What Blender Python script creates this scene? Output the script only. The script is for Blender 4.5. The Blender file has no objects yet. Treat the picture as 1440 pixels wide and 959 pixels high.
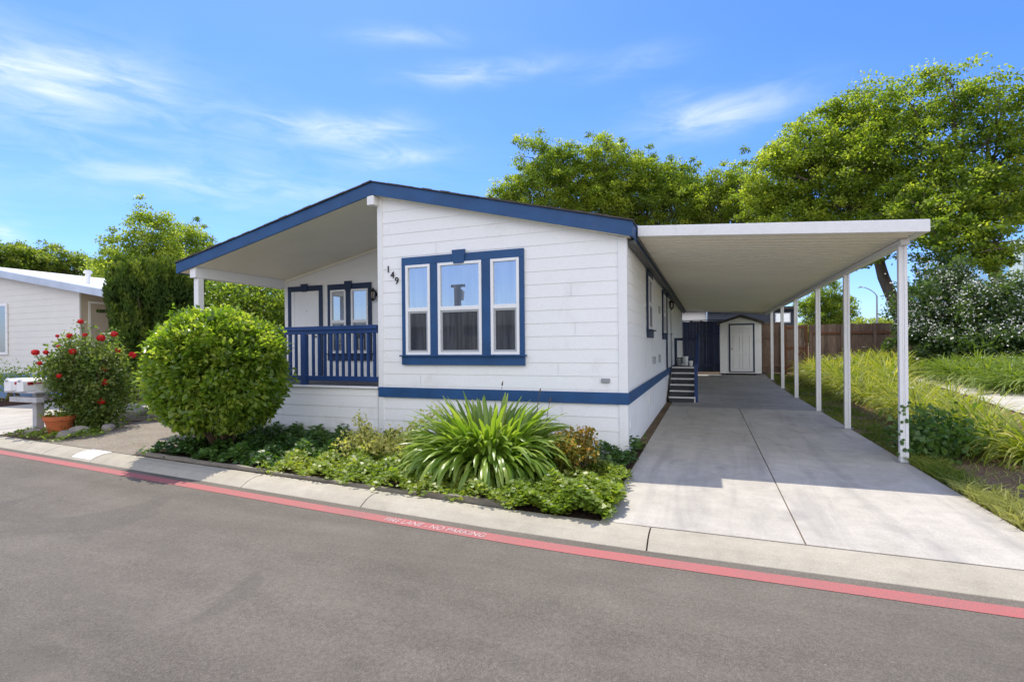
import bpy, math, random
import numpy as np
from mathutils import Vector, Matrix
R = math.radians
random.seed(7)
rng = np.random.default_rng(11)
scn = bpy.context.scene
COL = scn.collection
WL = {}          # world location of every object built (no thing is rotated while its parts are built)

# ------------------------------------------------------------------ tagging
def tag(o, label=None, cat=None, group=None, kind=None):
    if label: o['label'] = label
    if cat: o['category'] = cat
    if group: o['group'] = group
    if kind: o['kind'] = kind
    return o

def thing(name, label, cat, loc=(0, 0, 0), group=None):
    o = bpy.data.objects.new(name, None)
    COL.objects.link(o)
    o.empty_display_size = .2
    o.location = loc
    WL[o.name] = Vector(loc)
    return tag(o, label, cat, group)

def link_mesh(name, me, mats, parent=None, bevel=0):
    o = bpy.data.objects.new(name, me)
    COL.objects.link(o)
    for m in (mats if isinstance(mats, (list, tuple)) else [mats]):
        me.materials.append(m)
    if parent is not None:
        o.parent = parent
        WL[o.name] = WL[parent.name].copy()
        if WL[parent.name].length > 0:
            me.transform(Matrix.Translation(-WL[parent.name]))
    else:
        WL[o.name] = Vector((0, 0, 0))
    if bevel:
        b = o.modifiers.new('bevel', 'BEVEL')
        b.width = bevel; b.segments = 2; b.limit_method = 'ANGLE'; b.angle_limit = R(35)
    return o

def copy_tree(o, parent=None):
    c = o.copy()
    COL.objects.link(c)
    if parent is not None:
        c.parent = parent
    for ch in list(o.children):
        copy_tree(ch, c)
    return c

# ------------------------------------------------------------------ mesh builder
class MB:
    def __init__(s): s.v = []; s.f = []; s.mi = []
    def add(s, vs, fs, mi=0):
        n = len(s.v)
        s.v += [tuple(p) for p in vs]
        s.f += [tuple(i + n for i in f) for f in fs]
        s.mi += [mi] * len(fs)
        return s
    def quad(s, a, b, c, d, mi=0): return s.add([a, b, c, d], [(0, 1, 2, 3)], mi)
    def box(s, x0, x1, y0, y1, z0, z1, mi=0):
        x0, x1 = min(x0, x1), max(x0, x1); y0, y1 = min(y0, y1), max(y0, y1); z0, z1 = min(z0, z1), max(z0, z1)
        return s.add([(x0, y0, z0), (x1, y0, z0), (x1, y1, z0), (x0, y1, z0), (x0, y0, z1), (x1, y0, z1), (x1, y1, z1), (x0, y1, z1)],
                     [(0, 3, 2, 1), (4, 5, 6, 7), (0, 1, 5, 4), (1, 2, 6, 5), (2, 3, 7, 6), (3, 0, 4, 7)], mi)
    def prism(s, poly, axis, a, b, mi=0):
        """poly: 2-D outline; axis 'y': poly is (x, z); 'x': (y, z); 'z': (x, y)."""
        def P(p, t):
            return {'y': (p[0], t, p[1]), 'x': (t, p[0], p[1]), 'z': (p[0], p[1], t)}[axis]
        n = len(poly)
        vs = [P(p, a) for p in poly] + [P(p, b) for p in poly]
        fs = [tuple(range(n)), tuple(range(2 * n - 1, n - 1, -1))]
        fs += [(i, i + n, (i + 1) % n + n, (i + 1) % n) for i in range(n)]
        return s.add(vs, fs, mi)
    def tube(s, pts, rad, n=8, cap=True, mi=0):
        pts = [Vector(p) for p in pts]
        if not isinstance(rad, (list, tuple)): rad = [rad] * len(pts)
        vs = []; up = Vector((0, 0, 1))
        for i, p in enumerate(pts):
            d = (pts[min(i + 1, len(pts) - 1)] - pts[max(i - 1, 0)]).normalized()
            e = d.cross(up)
            if e.length < .05: e = d.cross(Vector((1, 0, 0)))
            e.normalize(); g = d.cross(e).normalized()
            for k in range(n):
                a = 2 * math.pi * k / n
                vs.append(p + (e * math.cos(a) + g * math.sin(a)) * rad[i])
        fs = []
        for i in range(len(pts) - 1):
            for k in range(n):
                fs.append((i * n + k, i * n + (k + 1) % n, (i + 1) * n + (k + 1) % n, (i + 1) * n + k))
        if cap:
            fs.append(tuple(range(n - 1, -1, -1))); fs.append(tuple(range((len(pts) - 1) * n, len(pts) * n)))
        return s.add(vs, fs, mi)
    def lathe(s, cx, cy, prof, n=24, mi=0):
        vs = []
        for r, z in prof:
            for k in range(n):
                a = 2 * math.pi * k / n
                vs.append((cx + r * math.cos(a), cy + r * math.sin(a), z))
        fs = []
        for i in range(len(prof) - 1):
            for k in range(n):
                fs.append((i * n + k, i * n + (k + 1) % n, (i + 1) * n + (k + 1) % n, (i + 1) * n + k))
        fs.append(tuple(range(n - 1, -1, -1))); fs.append(tuple(range((len(prof) - 1) * n, len(prof) * n)))
        return s.add(vs, fs, mi)
    def build(s, name, mats, parent=None, bevel=0, smooth=False):
        me = bpy.data.meshes.new(name)
        me.from_pydata(s.v, [], s.f)
        if isinstance(mats, (list, tuple)) and len(mats) > 1:
            me.polygons.foreach_set('material_index', s.mi)
        if smooth:
            me.polygons.foreach_set('use_smooth', [True] * len(me.polygons))
        me.update()
        return link_mesh(name, me, mats, parent, bevel)

# ------------------------------------------------------------------ materials
def nd(nt, kind, **kw):
    n = nt.nodes.new(kind)
    for k, v in kw.items():
        if k.startswith('i_'): n.inputs[k[2:].replace('_', ' ')].default_value = v
        else: setattr(n, k, v)
    return n

def mix_rgb(nt, fac, a, b, mode='MIX'):
    m = nt.nodes.new('ShaderNodeMix'); m.data_type = 'RGBA'; m.blend_type = mode
    for sock, val in ((m.inputs[0], fac), (m.inputs[6], a), (m.inputs[7], b)):
        if hasattr(val, 'is_linked') or isinstance(val, bpy.types.NodeSocket): nt.links.new(val, sock)
        elif isinstance(val, (int, float)): sock.default_value = val
        else: sock.default_value = (*val[:3], 1)
    return m.outputs[2]

def math_n(nt, op, a, b=0., clamp=False):
    m = nt.nodes.new('ShaderNodeMath'); m.operation = op; m.use_clamp = clamp
    for i, val in enumerate((a, b)):
        if isinstance(val, bpy.types.NodeSocket): nt.links.new(val, m.inputs[i])
        else: m.inputs[i].default_value = val
    return m.outputs[0]

def noise(nt, scale, detail=4, rough=.55, vec=None, dist=0):
    n = nt.nodes.new('ShaderNodeTexNoise')
    n.inputs['Scale'].default_value = scale; n.inputs['Detail'].default_value = detail
    n.inputs['Roughness'].default_value = rough; n.inputs['Distortion'].default_value = dist
    if vec is not None: nt.links.new(vec, n.inputs['Vector'])
    return n.outputs['Fac']

def ramp(nt, fac, stops):
    r = nt.nodes.new('ShaderNodeValToRGB')
    e = r.color_ramp.elements
    while len(e) < len(stops): e.new(.5)
    for i, (p, c) in enumerate(stops):
        e[i].position = p
        e[i].color = (*c, 1) if isinstance(c, (tuple, list)) else (c, c, c, 1)
    nt.links.new(fac, r.inputs[0])
    return r.outputs[0]

def coords(nt, scale=(1, 1, 1), rot=(0, 0, 0)):
    t = nt.nodes.new('ShaderNodeTexCoord')
    m = nt.nodes.new('ShaderNodeMapping')
    m.inputs['Scale'].default_value = scale; m.inputs['Rotation'].default_value = rot
    nt.links.new(t.outputs['Object'], m.inputs['Vector'])
    return m.outputs[0]

def base_mat(name):
    m = bpy.data.materials.new(name); m.use_nodes = True
    nt = m.node_tree; nt.nodes.clear()
    out = nt.nodes.new('ShaderNodeOutputMaterial')
    p = nt.nodes.new('ShaderNodeBsdfPrincipled')
    nt.links.new(p.outputs[0], out.inputs[0])
    return m, nt, p, out

def bump(nt, p, h, strength=.3, dist=.01):
    b = nt.nodes.new('ShaderNodeBump'); b.inputs['Strength'].default_value = strength; b.inputs['Distance'].default_value = dist
    nt.links.new(h, b.inputs['Height']); nt.links.new(b.outputs[0], p.inputs['Normal'])

def M(name, col, rough=.6, var=.12, scale=3., fine=60., bmp=.15, spec=.4, metal=0., dirt=None, stretch=(1, 1, 1)):
    """painted / plain surface: base colour with broad and fine variation, optional dirt colour in patches."""
    m, nt, p, out = base_mat(name)
    v = coords(nt, stretch)
    n1 = noise(nt, scale, 5, .6, v); n2 = noise(nt, fine, 3, .5, v)
    lo = tuple(c * (1 - var) for c in col); hi = tuple(min(1, c * (1 + var)) for c in col)
    c = ramp(nt, n1, [(.3, lo), (.7, hi)])
    f = ramp(nt, n2, [(.35, .92), (.65, 1.0)])
    c = mix_rgb(nt, .6, c, f, 'MULTIPLY')
    if dirt:
        d = noise(nt, scale * 1.7, 8, .65, v, .4)
        c = mix_rgb(nt, ramp(nt, d, [(.56, 0.), (.78, .55)]), c, dirt)
    nt.links.new(c, p.inputs['Base Color'])
    p.inputs['Roughness'].default_value = rough
    p.inputs['Specular IOR Level'].default_value = spec
    p.inputs['Metallic'].default_value = metal
    if bmp: bump(nt, p, n2, bmp, .004)
    return m

def leaf_mat(name, dark, mid, light, trans=.35, rough=.45, spec=.35, tcol=None):
    m, nt, p, out = base_mat(name)
    a = nd(nt, 'ShaderNodeAttribute', attribute_name='tint')
    c = ramp(nt, a.outputs['Fac'], [(0., dark), (.5, mid), (1., light)])
    nt.links.new(mix_rgb(nt, 1., c, (1.35, 1.35, 1.3), 'MULTIPLY'), p.inputs['Base Color'])
    p.inputs['Roughness'].default_value = rough; p.inputs['Specular IOR Level'].default_value = spec
    t = nt.nodes.new('ShaderNodeBsdfTranslucent')
    k = tcol or (2.9, 3.0, 1.05)
    nt.links.new(mix_rgb(nt, 1., c, k, 'MULTIPLY'), t.inputs['Color'])
    ms = nt.nodes.new('ShaderNodeMixShader'); ms.inputs[0].default_value = trans
    nt.links.new(p.outputs[0], ms.inputs[1]); nt.links.new(t.outputs[0], ms.inputs[2])
    nt.links.new(ms.outputs[0], out.inputs[0])
    return m

def glass_mat(name, dark, refl=.45, var=None, rough=.008):
    m, nt, p, out = base_mat(name)
    v = coords(nt)
    if var: nt.links.new(ramp(nt, noise(nt, 2.6, 3, .5, coords(nt, (9, 9, .5))), [(.38, dark), (.64, var)]), p.inputs['Base Color'])
    else: p.inputs['Base Color'].default_value = (*dark, 1)
    p.inputs['Roughness'].default_value = .3
    g = nt.nodes.new('ShaderNodeBsdfGlossy'); g.inputs['Roughness'].default_value = rough
    b = nt.nodes.new('ShaderNodeBump'); b.inputs['Strength'].default_value = .05; b.inputs['Distance'].default_value = .01
    nt.links.new(noise(nt, 1.6, 1, .4, v), b.inputs['Height']); nt.links.new(b.outputs[0], g.inputs['Normal'])
    ms = nt.nodes.new('ShaderNodeMixShader'); ms.inputs[0].default_value = refl
    nt.links.new(p.outputs[0], ms.inputs[1]); nt.links.new(g.outputs[0], ms.inputs[2])
    nt.links.new(ms.outputs[0], out.inputs[0])
    return m

def asphalt_mat():
    m, nt, p, out = base_mat('asphalt')
    v = coords(nt)
    ag = nt.nodes.new('ShaderNodeTexVoronoi'); ag.inputs['Scale'].default_value = 90
    nt.links.new(v, ag.inputs['Vector'])
    big = noise(nt, .35, 6, .6, v, .5); mid = noise(nt, 3.0, 6, .65, v); fin = noise(nt, 160, 2, .6, v)
    streak = noise(nt, 1.1, 4, .6, coords(nt, (.25, 2.2, 1)), .3)
    c = ramp(nt, big, [(.3, (.132, .115, .091)), (.7, (.178, .157, .126))])
    c = mix_rgb(nt, .5, c, ramp(nt, streak, [(.32, .70), (.68, 1.18)]), 'MULTIPLY')
    c = mix_rgb(nt, .55, c, ramp(nt, mid, [(.3, .82), (.72, 1.12)]), 'MULTIPLY')
    c = mix_rgb(nt, .75, c, ramp(nt, fin, [(.32, .6), (.68, 1.3)]), 'MULTIPLY')
    c = mix_rgb(nt, .8, c, ramp(nt, noise(nt, 46, 3, .7, v), [(.34, .78), (.66, 1.15)]), 'MULTIPLY')
    c = mix_rgb(nt, ramp(nt, noise(nt, .55, 3, .5, v, 1.2), [(.62, 0.), (.66, .28)]), c, (.075, .068, .058))
    c = mix_rgb(nt, ramp(nt, noise(nt, 42, 2, .4, v), [(.74, 0.), (.77, .5)]), c, (.26, .245, .22))
    nt.links.new(c, p.inputs['Base Color']); p.inputs['Roughness'].default_value = .88; p.inputs['Specular IOR Level'].default_value = .25
    bump(nt, p, ag.outputs['Distance'], .5, .008)
    return m

def concrete_mat(name, a, b, tyre=False, rough=.85):
    m, nt, p, out = base_mat(name)
    v = coords(nt)
    big = noise(nt, .8, 6, .62, v, .6); mid = noise(nt, 4.5, 7, .65, v, .3); fin = noise(nt, 120, 3, .6, v)
    brush = noise(nt, 14, 3, .5, coords(nt, (.35, 6, 1)))
    c = ramp(nt, big, [(.32, a), (.66, b)])
    c = mix_rgb(nt, .75, c, ramp(nt, mid, [(.3, .82), (.65, 1.05)]), 'MULTIPLY')
    c = mix_rgb(nt, .65, c, ramp(nt, fin, [(.3, .72), (.65, 1.1)]), 'MULTIPLY')
    c = mix_rgb(nt, .25, c, ramp(nt, brush, [(.3, .8), (.7, 1.06)]), 'MULTIPLY')
    if tyre:
        # worn tyre tracks and drips that follow the parking lanes (marks of their own, along v)
        w = noise(nt, 1.3, 5, .6, coords(nt, (2.6, .28, 1)), .8)
        c = mix_rgb(nt, ramp(nt, w, [(.50, 0.), (.70, .42)]), c, (.22, .21, .20))
        d = noise(nt, 1.9, 4, .5, coords(nt, (1.2, 1.0, 1)), .3)
        c = mix_rgb(nt, ramp(nt, d, [(.60, 0.), (.76, .4)]), c, (.17, .165, .165))
        sp = noise(nt, 26, 2, .5, v)
        c = mix_rgb(nt, ramp(nt, sp, [(.74, 0.), (.79, .5)]), c, (.14, .13, .12))
    nt.links.new(c, p.inputs['Base Color']); p.inputs['Roughness'].default_value = rough; p.inputs['Specular IOR Level'].default_value = .25
    bump(nt, p, fin, .25, .004)
    return m

def soil_mat(name, a, b, c3, scale=9.):
    m, nt, p, out = base_mat(name)
    v = coords(nt)
    vo = nt.nodes.new('ShaderNodeTexVoronoi'); vo.inputs['Scale'].default_value = scale * 5
    nt.links.new(v, vo.inputs['Vector'])
    c = ramp(nt, noise(nt, scale * .12, 6, .6, v, .4), [(.35, a), (.65, b)])
    c = mix_rgb(nt, .6, c, mix_rgb(nt, .5, vo.outputs['Color'], (.6, .5, .4)), 'MULTIPLY')
    c = mix_rgb(nt, ramp(nt, noise(nt, scale * 3, 4, .6, v), [(.55, 0.), (.68, .6)]), c, c3)
    nt.links.new(c, p.inputs['Base Color']); p.inputs['Roughness'].default_value = .95; p.inputs['Specular IOR Level'].default_value = .1
    bump(nt, p, vo.outputs['Distance'], .9, .03)
    return m

def wood_mat(name, a, b, grain=(14, 14, 1.2), dirt=None, rough=.8):
    m, nt, p, out = base_mat(name)
    g = nd(nt, 'ShaderNodeNewGeometry')
    v = coords(nt, grain)
    n = noise(nt, 2.2, 6, .65, v, .4)
    c = ramp(nt, n, [(.3, a), (.7, b)])
    isl = ramp(nt, g.outputs['Random Per Island'], [(0., .58), (1., 1.15)])
    c = mix_rgb(nt, .85, c, isl, 'MULTIPLY')
    if dirt: c = mix_rgb(nt, ramp(nt, noise(nt, 1.6, 4, .6, coords(nt)), [(.5, 0.), (.7, .6)]), c, dirt)
    nt.links.new(c, p.inputs['Base Color']); p.inputs['Roughness'].default_value = rough; p.inputs['Specular IOR Level'].default_value = .2
    bump(nt, p, n, .3, .006)
    return m

WHITE = M('white_siding_paint', (.87, .87, .86), .55, .02, 1.1, 45, .06, dirt=(.62, .60, .55))
TRIMW = M('white_trim_paint', (.82, .82, .81), .5, .03, 2, 60, .08)
SOFFIT = M('soffit_paint', (.90, .86, .74), .6, .05, 1.2, 50, .08)
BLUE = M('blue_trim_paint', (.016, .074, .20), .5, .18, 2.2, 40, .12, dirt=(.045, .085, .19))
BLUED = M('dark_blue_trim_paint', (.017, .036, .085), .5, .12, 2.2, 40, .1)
RAILB = M('blue_rail_paint', (.014, .048, .165), .45, .14, 3, 40, .1)
METALW = M('white_enamel_metal', (.78, .78, .78), .4, .04, 2, 30, .04, spec=.5, dirt=(.58, .54, .48))
CEILM = M('ribbed_ceiling_enamel', (.90, .85, .70), .5, .03, .8, 30, .0)
GUTTER = M('dark_gutter', (.10, .10, .10), .5, .15, 2, 30, .05)
SHINGLE = M('roof_shingle', (.085, .075, .07), .9, .3, 8, 70, .6)
DECK = M('deck_paint', (.055, .06, .07), .6, .15, 3, 40, .1)
BLACK = M('black_paint', (.015, .015, .016), .45, .1, 3, 40, 0)
GREYM = M('grey_metal', (.33, .34, .36), .4, .1, 3, 40, .05, metal=.5)
VINYL = M('white_vinyl', (.84, .84, .84), .35, .02, 2, 40, 0)
SASH = M('grey_screen_frame', (.40, .41, .43), .45, .05, 2, 40, 0)
GLASS = glass_mat('window_glass', (.10, .15, .22), .54, (.20, .26, .34))
SCREEN = glass_mat('screened_glass', (.012, .013, .015), .13, (.055, .058, .06), .015)
DGLASS = glass_mat('dim_window_glass', (.02, .024, .028), .4)
ASPH = asphalt_mat()
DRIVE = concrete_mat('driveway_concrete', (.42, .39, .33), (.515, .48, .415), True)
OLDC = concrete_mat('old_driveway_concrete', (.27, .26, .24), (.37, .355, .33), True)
KERBC = concrete_mat('kerb_concrete', (.36, .325, .25), (.445, .405, .32))
PATHC = concrete_mat('path_concrete', (.46, .43, .36), (.56, .53, .45))
DIRT = soil_mat('dry_dirt', (.20, .145, .09), (.30, .225, .145), (.36, .29, .19))
SOIL = soil_mat('garden_soil', (.055, .04, .028), (.09, .065, .045), (.13, .10, .07))
MULCH = soil_mat('bark_mulch', (.08, .04, .028), (.13, .07, .05), (.16, .10, .08))
GRAVEL = soil_mat('pea_gravel', (.47, .42, .34), (.58, .52, .43), (.66, .60, .52), 16)
FENCEW = wood_mat('weathered_fence_wood', (.13, .085, .058), (.27, .19, .14), dirt=(.075, .055, .045))
FENCER = wood_mat('reddish_gate_wood', (.13, .055, .03), (.22, .10, .055))
FENCED = wood_mat('dark_blue_grey_fence_wood', (.035, .045, .085), (.07, .085, .14))
EDGEW = wood_mat('grey_edging_wood', (.20, .175, .14), (.36, .32, .26), (1.5, 14, 14), dirt=(.14, .11, .08))
BARK = M('tree_bark', (.13, .105, .08), .9, .35, 6, 30, .8, stretch=(1, 1, .3))
STEM = M('plant_stem', (.11, .075, .045), .8, .3, 8, 40, .3)
TERRA = M('terracotta', (.50, .135, .045), .75, .1, 5, 50, .12)
ROCKM = M('garden_rock', (.30, .27, .23), .9, .3, 7, 50, .5)
POSTG = M('mailbox_post_paint', (.46, .46, .47), .6, .15, 5, 40, .2, dirt=(.3, .28, .26))
RED = M('red_flag_paint', (.35, .02, .025), .5, .1, 5, 40, 0)
NB_WALL = M('cream_neighbour_siding', (.74, .72, .67), .6, .03, 1.4, 40, .06)
NB_BEIGE = M('tan_neighbour_siding', (.44, .37, .27), .6, .04, 1.4, 40, .06)
NB_BLUE = M('slate_skirting_paint', (.14, .22, .36), .6, .06, 1.4, 40, .06)
NB_ROOF = M('white_roof_membrane', (.80, .80, .79), .7, .05, 1.2, 30, .1)
NB_FASC = M('pale_fascia_metal', (.50, .56, .66), .4, .12, 2.5, 30, .05)

# stripe paint: worn red with asphalt showing through
def stripe_mat(name, col, wear):
    m, nt, p, out = base_mat(name)
    v = coords(nt)
    f = noise(nt, 120, 3, .7, v); b = noise(nt, 2.2, 5, .6, v)
    c = ramp(nt, b, [(.3, tuple(x * .85 for x in col)), (.7, col)])
    k = math_n(nt, 'ADD', f, math_n(nt, 'MULTIPLY', b, .35))
    c = mix_rgb(nt, ramp(nt, k, [(wear, 0.), (wear + .12, .75)]), c, (.13, .12, .108))
    nt.links.new(c, p.inputs['Base Color']); p.inputs['Roughness'].default_value = .75; p.inputs['Specular IOR Level'].default_value = .25
    bump(nt, p, f, .35, .004)
    return m
REDLINE = stripe_mat('worn_red_stripe', (.45, .135, .125), .66)
LETTER = stripe_mat('worn_white_lettering', (.62, .49, .47), .67)

L_TREE = leaf_mat('tree_leaf', (.060, .092, .014), (.135, .18, .028), (.27, .29, .048), .55)
L_TREE2 = leaf_mat('tree_leaf_deep', (.052, .086, .016), (.120, .168, .028), (.24, .265, .045), .55)
L_FAR = leaf_mat('far_tree_leaf', (.060, .094, .018), (.125, .168, .030), (.22, .24, .048), .52)
L_SHRUB = leaf_mat('clipped_shrub_leaf', (.060, .108, .014), (.125, .188, .024), (.28, .31, .06), .5, .28, .6)
L_IVY = leaf_mat('ivy_leaf', (.022, .052, .014), (.042, .090, .020), (.09, .15, .032), .35, .4, .45)
L_COVER = leaf_mat('ground_cover_leaf', (.075, .12, .018), (.14, .19, .026), (.25, .25, .06), .40, .4, .4)
L_AGA = leaf_mat('agapanthus_leaf', (.070, .130, .016), (.135, .205, .028), (.25, .30, .07), .34, .32, .5)
L_JADE = leaf_mat('reddish_succulent_leaf', (.07, .10, .02), (.22, .15, .025), (.40, .21, .035), .35, .4, .4)
L_ROSE = leaf_mat('rose_leaf', (.045, .080, .020), (.085, .125, .030), (.17, .20, .06), .42, .4, .45)
L_JUN = leaf_mat('juniper_spray', (.020, .042, .010), (.045, .080, .014), (.12, .15, .024), .30, .6, .2)
L_OLE = leaf_mat('oleander_leaf', (.026, .050, .016), (.050, .085, .024), (.09, .13, .04), .38, .4, .45)
L_LILY = leaf_mat('daylily_leaf', (.085, .120, .016), (.165, .20, .024), (.34, .30, .09), .36, .45, .35)
L_LILYB = leaf_mat('daylily_leaf_green', (.05, .085, .014), (.10, .15, .022), (.18, .21, .04), .34, .45, .35)
L_GRASS = leaf_mat('grass_blade', (.045, .075, .012), (.085, .115, .018), (.17, .18, .04), .38, .55, .25)
L_DRYG = leaf_mat('tall_grass_blade', (.13, .16, .04), (.25, .26, .085), (.34, .34, .14), .40, .5, .3, (2.6, 2.4, 1.6))
PETALR = M('red_rose_petal', (.62, .012, .016), .5, .25, 30, 80, 0)
PETALW = M('white_petal', (.72, .71, .64), .6, .08, 20, 60, 0)
PETALC = M('oleander_petal', (.60, .59, .52), .6, .12, 20, 60, 0)

# ------------------------------------------------------------------ foliage
def unit(a): return a / np.maximum(np.linalg.norm(a, axis=1, keepdims=True), 1e-9)
def rdir(n): return unit(rng.normal(size=(n, 3)))

def raw_mesh(name, V, F, tint=None, smooth=False):
    """V (n,3), F (m,k) all faces with k corners."""
    me = bpy.data.meshes.new(name)
    n, (m, k) = len(V), F.shape
    me.vertices.add(n); me.vertices.foreach_set('co', V.astype(np.float32).ravel())
    me.loops.add(m * k); me.loops.foreach_set('vertex_index', F.astype(np.int32).ravel())
    me.polygons.add(m); me.polygons.foreach_set('loop_start', np.arange(0, m * k, k, dtype=np.int32))
    try: me.polygons.foreach_set('loop_total', np.full(m, k, dtype=np.int32))
    except Exception: pass
    if tint is not None:
        a = me.attributes.new('tint', 'FLOAT', 'POINT'); a.data.foreach_set('value', tint.astype(np.float32))
    if smooth: me.polygons.foreach_set('use_smooth', np.ones(m, dtype=bool))
    me.update(calc_edges=True); me.validate()
    return me

def leaves(name, P, D, N, L, W, tint, mat, parent=None, fold=.12, droop=.0):
    """one folded diamond blade per row: P base, D along the leaf, N its upper side."""
    n = len(P); L = np.broadcast_to(L, n)[:, None]; W = np.broadcast_to(W, n)[:, None]
    S = unit(np.cross(D, N)); U = unit(np.cross(S, D))
    mid = P + D * L * .48
    V = np.empty((n, 4, 3))
    V[:, 0] = P; V[:, 2] = P + D * L - np.array([0, 0, 1]) * (droop * L)
    V[:, 1] = mid + S * W * .5 + U * W * fold
    V[:, 3] = mid - S * W * .5 + U * W * fold
    F = np.arange(4 * n).reshape(n, 4)
    me = raw_mesh(name, V.reshape(-1, 3), F, np.repeat(np.clip(tint, 0, 1), 4))
    return link_mesh(name, me, mat, parent)

def clump_leaves(C, S, per, size, up=.35, spread_flat=.8):
    """leaves scattered in soft clumps round centres C with radius S: returns P, D, N, L, W, clump index."""
    idx = np.repeat(np.arange(len(C)), per)
    n = len(idx)
    off = rng.normal(size=(n, 3)) * .5
    r = np.linalg.norm(off, axis=1, keepdims=True)
    off = off / np.maximum(r, 1e-6) * np.minimum(r, 1.15)
    off[:, 2] *= spread_flat
    P = C[idx] + off * S[idx][:, None]
    D = unit(rdir(n) * .9 + off * .6 + np.array([0, 0, -.15]))
    N = unit(rdir(n) * .75 + np.array([0, 0, up]) + off * .3)
    L = size * rng.uniform(.65, 1.35, n)
    return P, D, N, L, L * rng.uniform(.5, .75, n), idx

def crown_clumps(lobes, dens, flat=1.0, behind=None, cs=(.32, .62)):
    Cs, Ss = [], []
    for (x, y, z, r, rz) in lobes:
        todo = [(x, y, z, r, rz, 1.)]
        if behind: todo.append((x + behind[0] * r, y + behind[1] * r, z - .12 * rz, r * .95, rz * .95, .4))
        for (x, y, z, r, rz, w) in todo:
            k = max(5, int(dens * 1.0 * w * (r * r * rz) ** .72))
            d = rdir(k); q = rng.uniform(.1, 1.0, k) ** .45
            pop = rng.random(k) < .12
            q = np.where(pop, rng.uniform(1.02, 1.28, k), q)
            c = np.array([x, y, z]) + d * q[:, None] * np.array([r, r, rz])
            s = rng.uniform(cs[0], cs[1], k) * min(1.15, .45 + .45 * r)
            s = np.where(pop, s * .6, s)
            Cs.append(c); Ss.append(s)
    return np.concatenate(Cs), np.concatenate(Ss)

def limb_curve(a, b, sag=.12, n=5):
    a, b = Vector(a), Vector(b); L = (b - a).length
    pts = []
    for i in range(n + 1):
        t = i / n
        p = a.lerp(b, t)
        p += Vector((random.uniform(-1, 1), random.uniform(-1, 1), random.uniform(-.4, .9))) * L * sag * .5 * math.sin(math.pi * t)
        pts.append(p)
    return pts

def tree(name, label, base, fork, trunk_r, lobes, dens=26, per=70, leaf=.17, mat=None, group=None, behind=(.35, .93), twigs=60, lean=None, cs=(.26, .52), cat='tree', orange=None):
    t = thing(name, label, cat, base, group)
    m = MB()
    pts = [base] + ([lean] if lean else []) + [fork]
    full = []
    for a, b in zip(pts[:-1], pts[1:]): full += limb_curve(a, b, .05, 4)[(1 if full else 0):]
    k = len(full)
    m.tube(full, [trunk_r * (1.25 - .25 * min(1, i / 2)) * (1 - .45 * i / k) for i in range(k)], 10)
    C, S = crown_clumps(lobes, dens, behind=behind, cs=cs)
    lc = np.array([l[:3] for l in lobes])
    for l in lobes:
        q = limb_curve(fork, (l[0], l[1], l[2] + .1 * l[4]), .16, 6)
        m.tube(q, [trunk_r * .42 * (1 - .8 * i / 6) for i in range(7)], 7)
        for _ in range(max(2, twigs // len(lobes))):
            i = random.randrange(2, 7)
            d = Vector(rdir(1)[0]) * l[3] * random.uniform(.5, .95); d.z = d.z * l[4] / l[3] * .8 + .2
            tw = limb_curve(q[i], Vector(l[:3]) + d, .14, 4)
            m.tube(tw, [trunk_r * .14 * (1 - .75 * j / 4) for j in range(5)], 5)
    m.build('trunk', BARK, t, smooth=True)
    P, D, N, L, W, idx = clump_leaves(C, S, int(per * 1.25), leaf * .80, .95, .55)
    ct = rng.normal(.48, .2, len(C))
    tint = ct[idx] + rng.normal(0, .17, len(idx))
    leaves('crown', P, D, N, L, W, tint, mat or L_TREE, t)
    return t

# ================================================================== SETTING
def ss(a, b, x):
    t = np.clip((x - a) / (b - a), 0, 1); return t * t * (3 - 2 * t)
def gz(u, v):            # lie of the land: rises a little to the back and to the right-hand beds
    return .25 * ss(9, 20, v) + .5 * ss(4.4, 8.5, u) * ss(-3, 1, v)
def kb(u):               # back line of the kerb: the street bends gently towards the left
    u = np.asarray(u, dtype=float)
    t = np.maximum(0, .4 - u)
    return -2.655 + .077 * (np.sqrt(t * t + .8) - .894) * (t > 0)
ROADZ = -.062

def sheet(name, us, ws, zf, mat, follow=True):
    V = []; F = []
    for w in ws:
        for u in us:
            v = (kb(u) if follow else 0) + w
            V.append((u, float(v), float(zf(u, v, w))))
    nu = len(us)
    for j in range(len(ws) - 1):
        for i in range(nu - 1):
            F.append((j * nu + i, j * nu + i + 1, (j + 1) * nu + i + 1, (j + 1) * nu + i))
    m = MB(); m.add(V, F)
    return tag(m.build(name, mat, smooth=True), kind='structure')

US = [-420, -250, -120, -70, -45] + list(np.arange(-32, 15.1, .4)) + [17, 20, 26, 40, 70, 120, 250, 420]
WS = [-60, -6, -.6, -.22, -.16] + list(np.arange(0, 24, .4)) + [26, 30, 40, 60, 100, 200, 420]
sheet('ground', US, WS, lambda u, v, w: (gz(u, v) - .012 + (.012 * math.sin(u * 3.1) * math.sin(v * 2.7) if u > 3.6 else 0)) if w > -.2 else -.25, DIRT)
sheet('far_ground', US, [-420, -200, -90, -45, -24.0], lambda u, v, w: -.03, DIRT)
sheet('road', [u for u in US], [-25, -12, -6, -3, -1.2, -.335], lambda u, v, w: ROADZ + .05 * math.exp(-((w + 9) / 6) ** 2) * (1 if w < -1.5 else 0), ASPH)

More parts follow.
